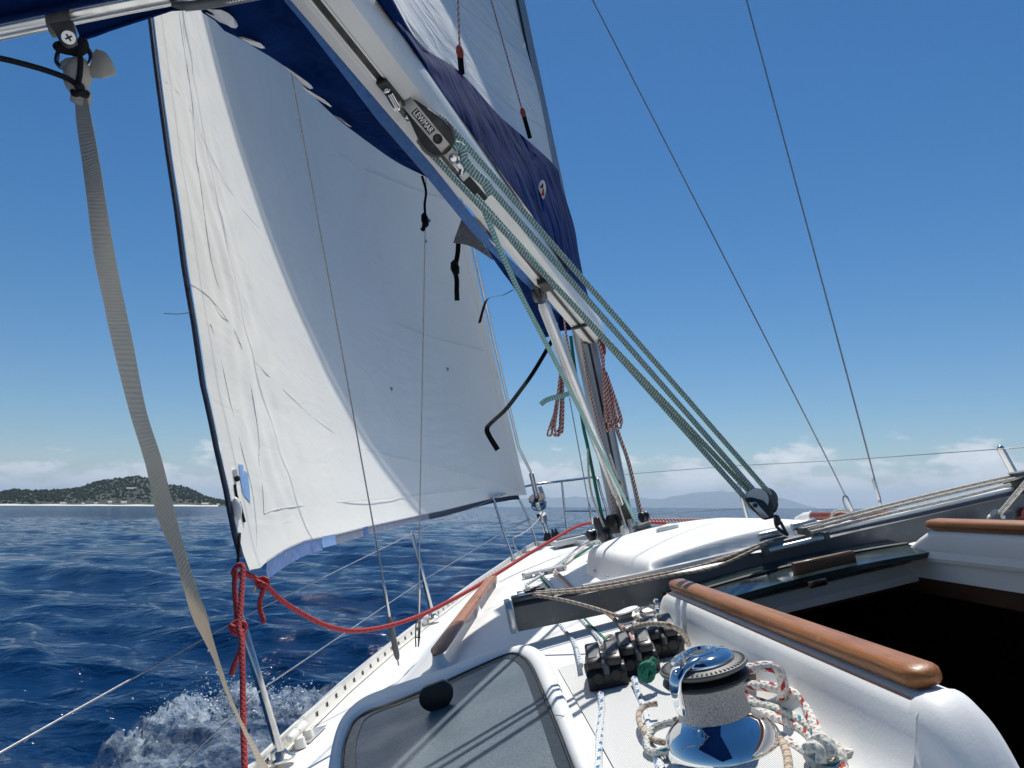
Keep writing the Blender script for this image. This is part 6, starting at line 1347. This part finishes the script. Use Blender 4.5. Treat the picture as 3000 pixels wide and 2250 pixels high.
SL = [(217, 262), (219, 290), (224, 362), (243, 497), (255, 590), (275, 750), (300, 870), (328, 1003), (377, 1200), (425, 1358), (461, 1516), (511, 1634), (560, 1800), (594, 1870), (626, 1935), (653, 2011), (707, 2133), (762, 2250), (800, 2335)]
SR = [(255, 262), (257, 290), (270, 362), (291, 475), (309, 590), (336, 750), (360, 870), (388, 1003), (427, 1200), (470, 1336), (502, 1462), (538, 1600), (583, 1742), (603, 1790), (626, 1880), (671, 2024), (716, 2128), (787, 2250), (830, 2320)]
STP = thing('webbing_strap', A(775, 2300, f=2.2), 'long off white webbing strap running diagonally down the left side', 'strap')
Y0, Y1 = 262., 2330.
def sf(y, de=0): t = (y - Y0) / (Y1 - Y0); return 1 / ((1 - t) / .85 + t / 2.1) + de
m_ = MB(); P = []; sl_, sr_ = crom([V3(*p) for p in SL], 5), crom([V3(*p) for p in SR], 5)
for i, (p, q) in enumerate(zip(sl_, sr_)):
    tw = .018 * sin(i * .11 + .6); a_, b_ = A(p[0], p[1], f=sf(p[1], tw)), A(q[0], q[1], f=sf(q[1], -tw)); nn = nrm(-(a_ + b_))
    P.append([lerp(a_, b_, x) + nn * (.0022 * sin(pi * x) - .001) for x in np.linspace(0, 1, 5)])
m_.slab(P, V3(.0016, 0, 0)); o_ = m_.build('webbing', M['strap'], STP, 60)
# uv in metres along the strap
kp = MB(); q = lambda x, y, d=0: A(x, y, f=.846 + d)
kp.ball(q(228, 222), .0155, 14, (.9, 1.05, 1.55), (V3(1, 0, 0), V3(0, 1, 0), V3(0, .12, 1))); kp.build('knot_body', M['strap'], STP, 60)
MB().ball(q(208, 192), .011, 10, (.8, 1.2, .8)).build('knot_turn', M['strap'], STP, 60)
MB().tube(pxl([(238, 268), (236, 300)], .846, .86), .011, 10, flat=((0, 1, 0), 1, .5)).build('gathered_neck', M['strap'], STP, 60)
m_ = MB(); m_.slab([[q(258, 185, .004), q(268, 160, .0), q(282, 143, -.006)], [q(258, 205), q(285, 180, -.01), q(308, 152, -.012)], [q(262, 222), q(300, 212, -.012), q(328, 178, -.01)], [q(268, 226, .003), q(300, 227, -.006), q(340, 216, -.004)]], V3(.002, 0, 0)); m_.build('loose_end', M['strap'], STP, 60)
ropething('black_cord', pxl([(-60, 166), (0, 171), (90, 193), (160, 215), (205, 234), (236, 258)], .80, .835), .0034, 'cord_black', 'black cord sagging from the left edge to the strap knot', 'cord')
ropething('black_cord', pxl([(230, 150), (236, 175), (234, 215), (228, 250), (232, 262)], .835, .832), .0032, 'cord_black', 'black cord hanging vertically in front of the strap knot', 'cord')
tag(MB().tube(crom([q(213, 268, -.012), q(222, 276, -.016), q(240, 270, -.016), q(254, 274, -.01), q(250, 280, -.012), q(228, 272, -.016), q(214, 274, -.012)], 5), .0034, 8).ball(q(233, 256, -.016), .006, 8).build('cord_lashing', M['cord_black'], None), 'black cord lashing round the neck of the white strap', 'cord')
ropething('loose_thread', pxl([(480, 918), (520, 920), (560, 915)], 2.3, 2.42), .0012, 'cord_black', 'tiny loose thread sticking out left of the sail leech', 'thread')
# ================================================================ wake foam and spray beside the hull
def W2(px, py, z=0.):
    r = wray(px, py); k = (z - CAMZ) / r[2]; return CAMP + r * k
CR_ = [(120, 2420), (250, 2262), (330, 2180), (400, 2128), (470, 2078), (560, 2052), (640, 2036), (720, 2030), (800, 2040), (880, 2046), (960, 2030), (1040, 2005), (1100, 1960)]
fg = np.random.default_rng(3)
m_ = MB(True); P = []
def crest(i): px = lerp(120, 1100, i); return px, float(np.interp(px, [p[0] for p in CR_], [p[1] for p in CR_]))
for i in np.linspace(0, 1, 120):
    px, py = crest(i); row = []
    base0 = W2(px, py + 20, .0); base1 = W2(px + 200, py + 520, .0)
    for t in np.linspace(0, 1, 84) ** 1.25:
        b_ = lerp(base0, base1, t)
        ht = .20 * exp(-((t - .07) / .07) ** 2) * (.45 + .55 * sin(i * 17 + 1) ** 2) * min(1, i * 5, (1 - i) * 3 + .1)
        nz_ = .035 * sin(i * 83 + t * 20) * sin(t * 57 + i * 23) + .022 * fg.normal()
        row.append(V3(b_[0] + fg.normal() * .010, b_[1] + fg.normal() * .010, sea_z(b_[0], b_[1]) + .035 + ht + nz_ * (.35 + .65 * exp(-t * 4))))
    P.append(row)
m_.grid(P); o_ = m_.build('wake_foam', M['foam'], None, 80); tag(o_, kind='stuff')
m_ = MB(True)
for k in range(1300):
    i = fg.beta(2.2, 2.0) * .60 + .24; px, py = crest(i); q = W2(px, py + 22 + abs(fg.normal()) * 26, 0.)
    q = V3(q[0], q[1], sea_z(q[0], q[1])) + V3(fg.normal() * .04, fg.normal() * .04, .04 + abs(fg.normal()) * .10 + (fg.exponential(.09) if fg.uniform() < .15 else 0)); r_ = min(.017, .0025 + fg.exponential(.0032))
    m_.add([q + v * r_ for v in IV], IF)
tag(m_.build('wake_spray', M['spray'], None, 80), kind='stuff')
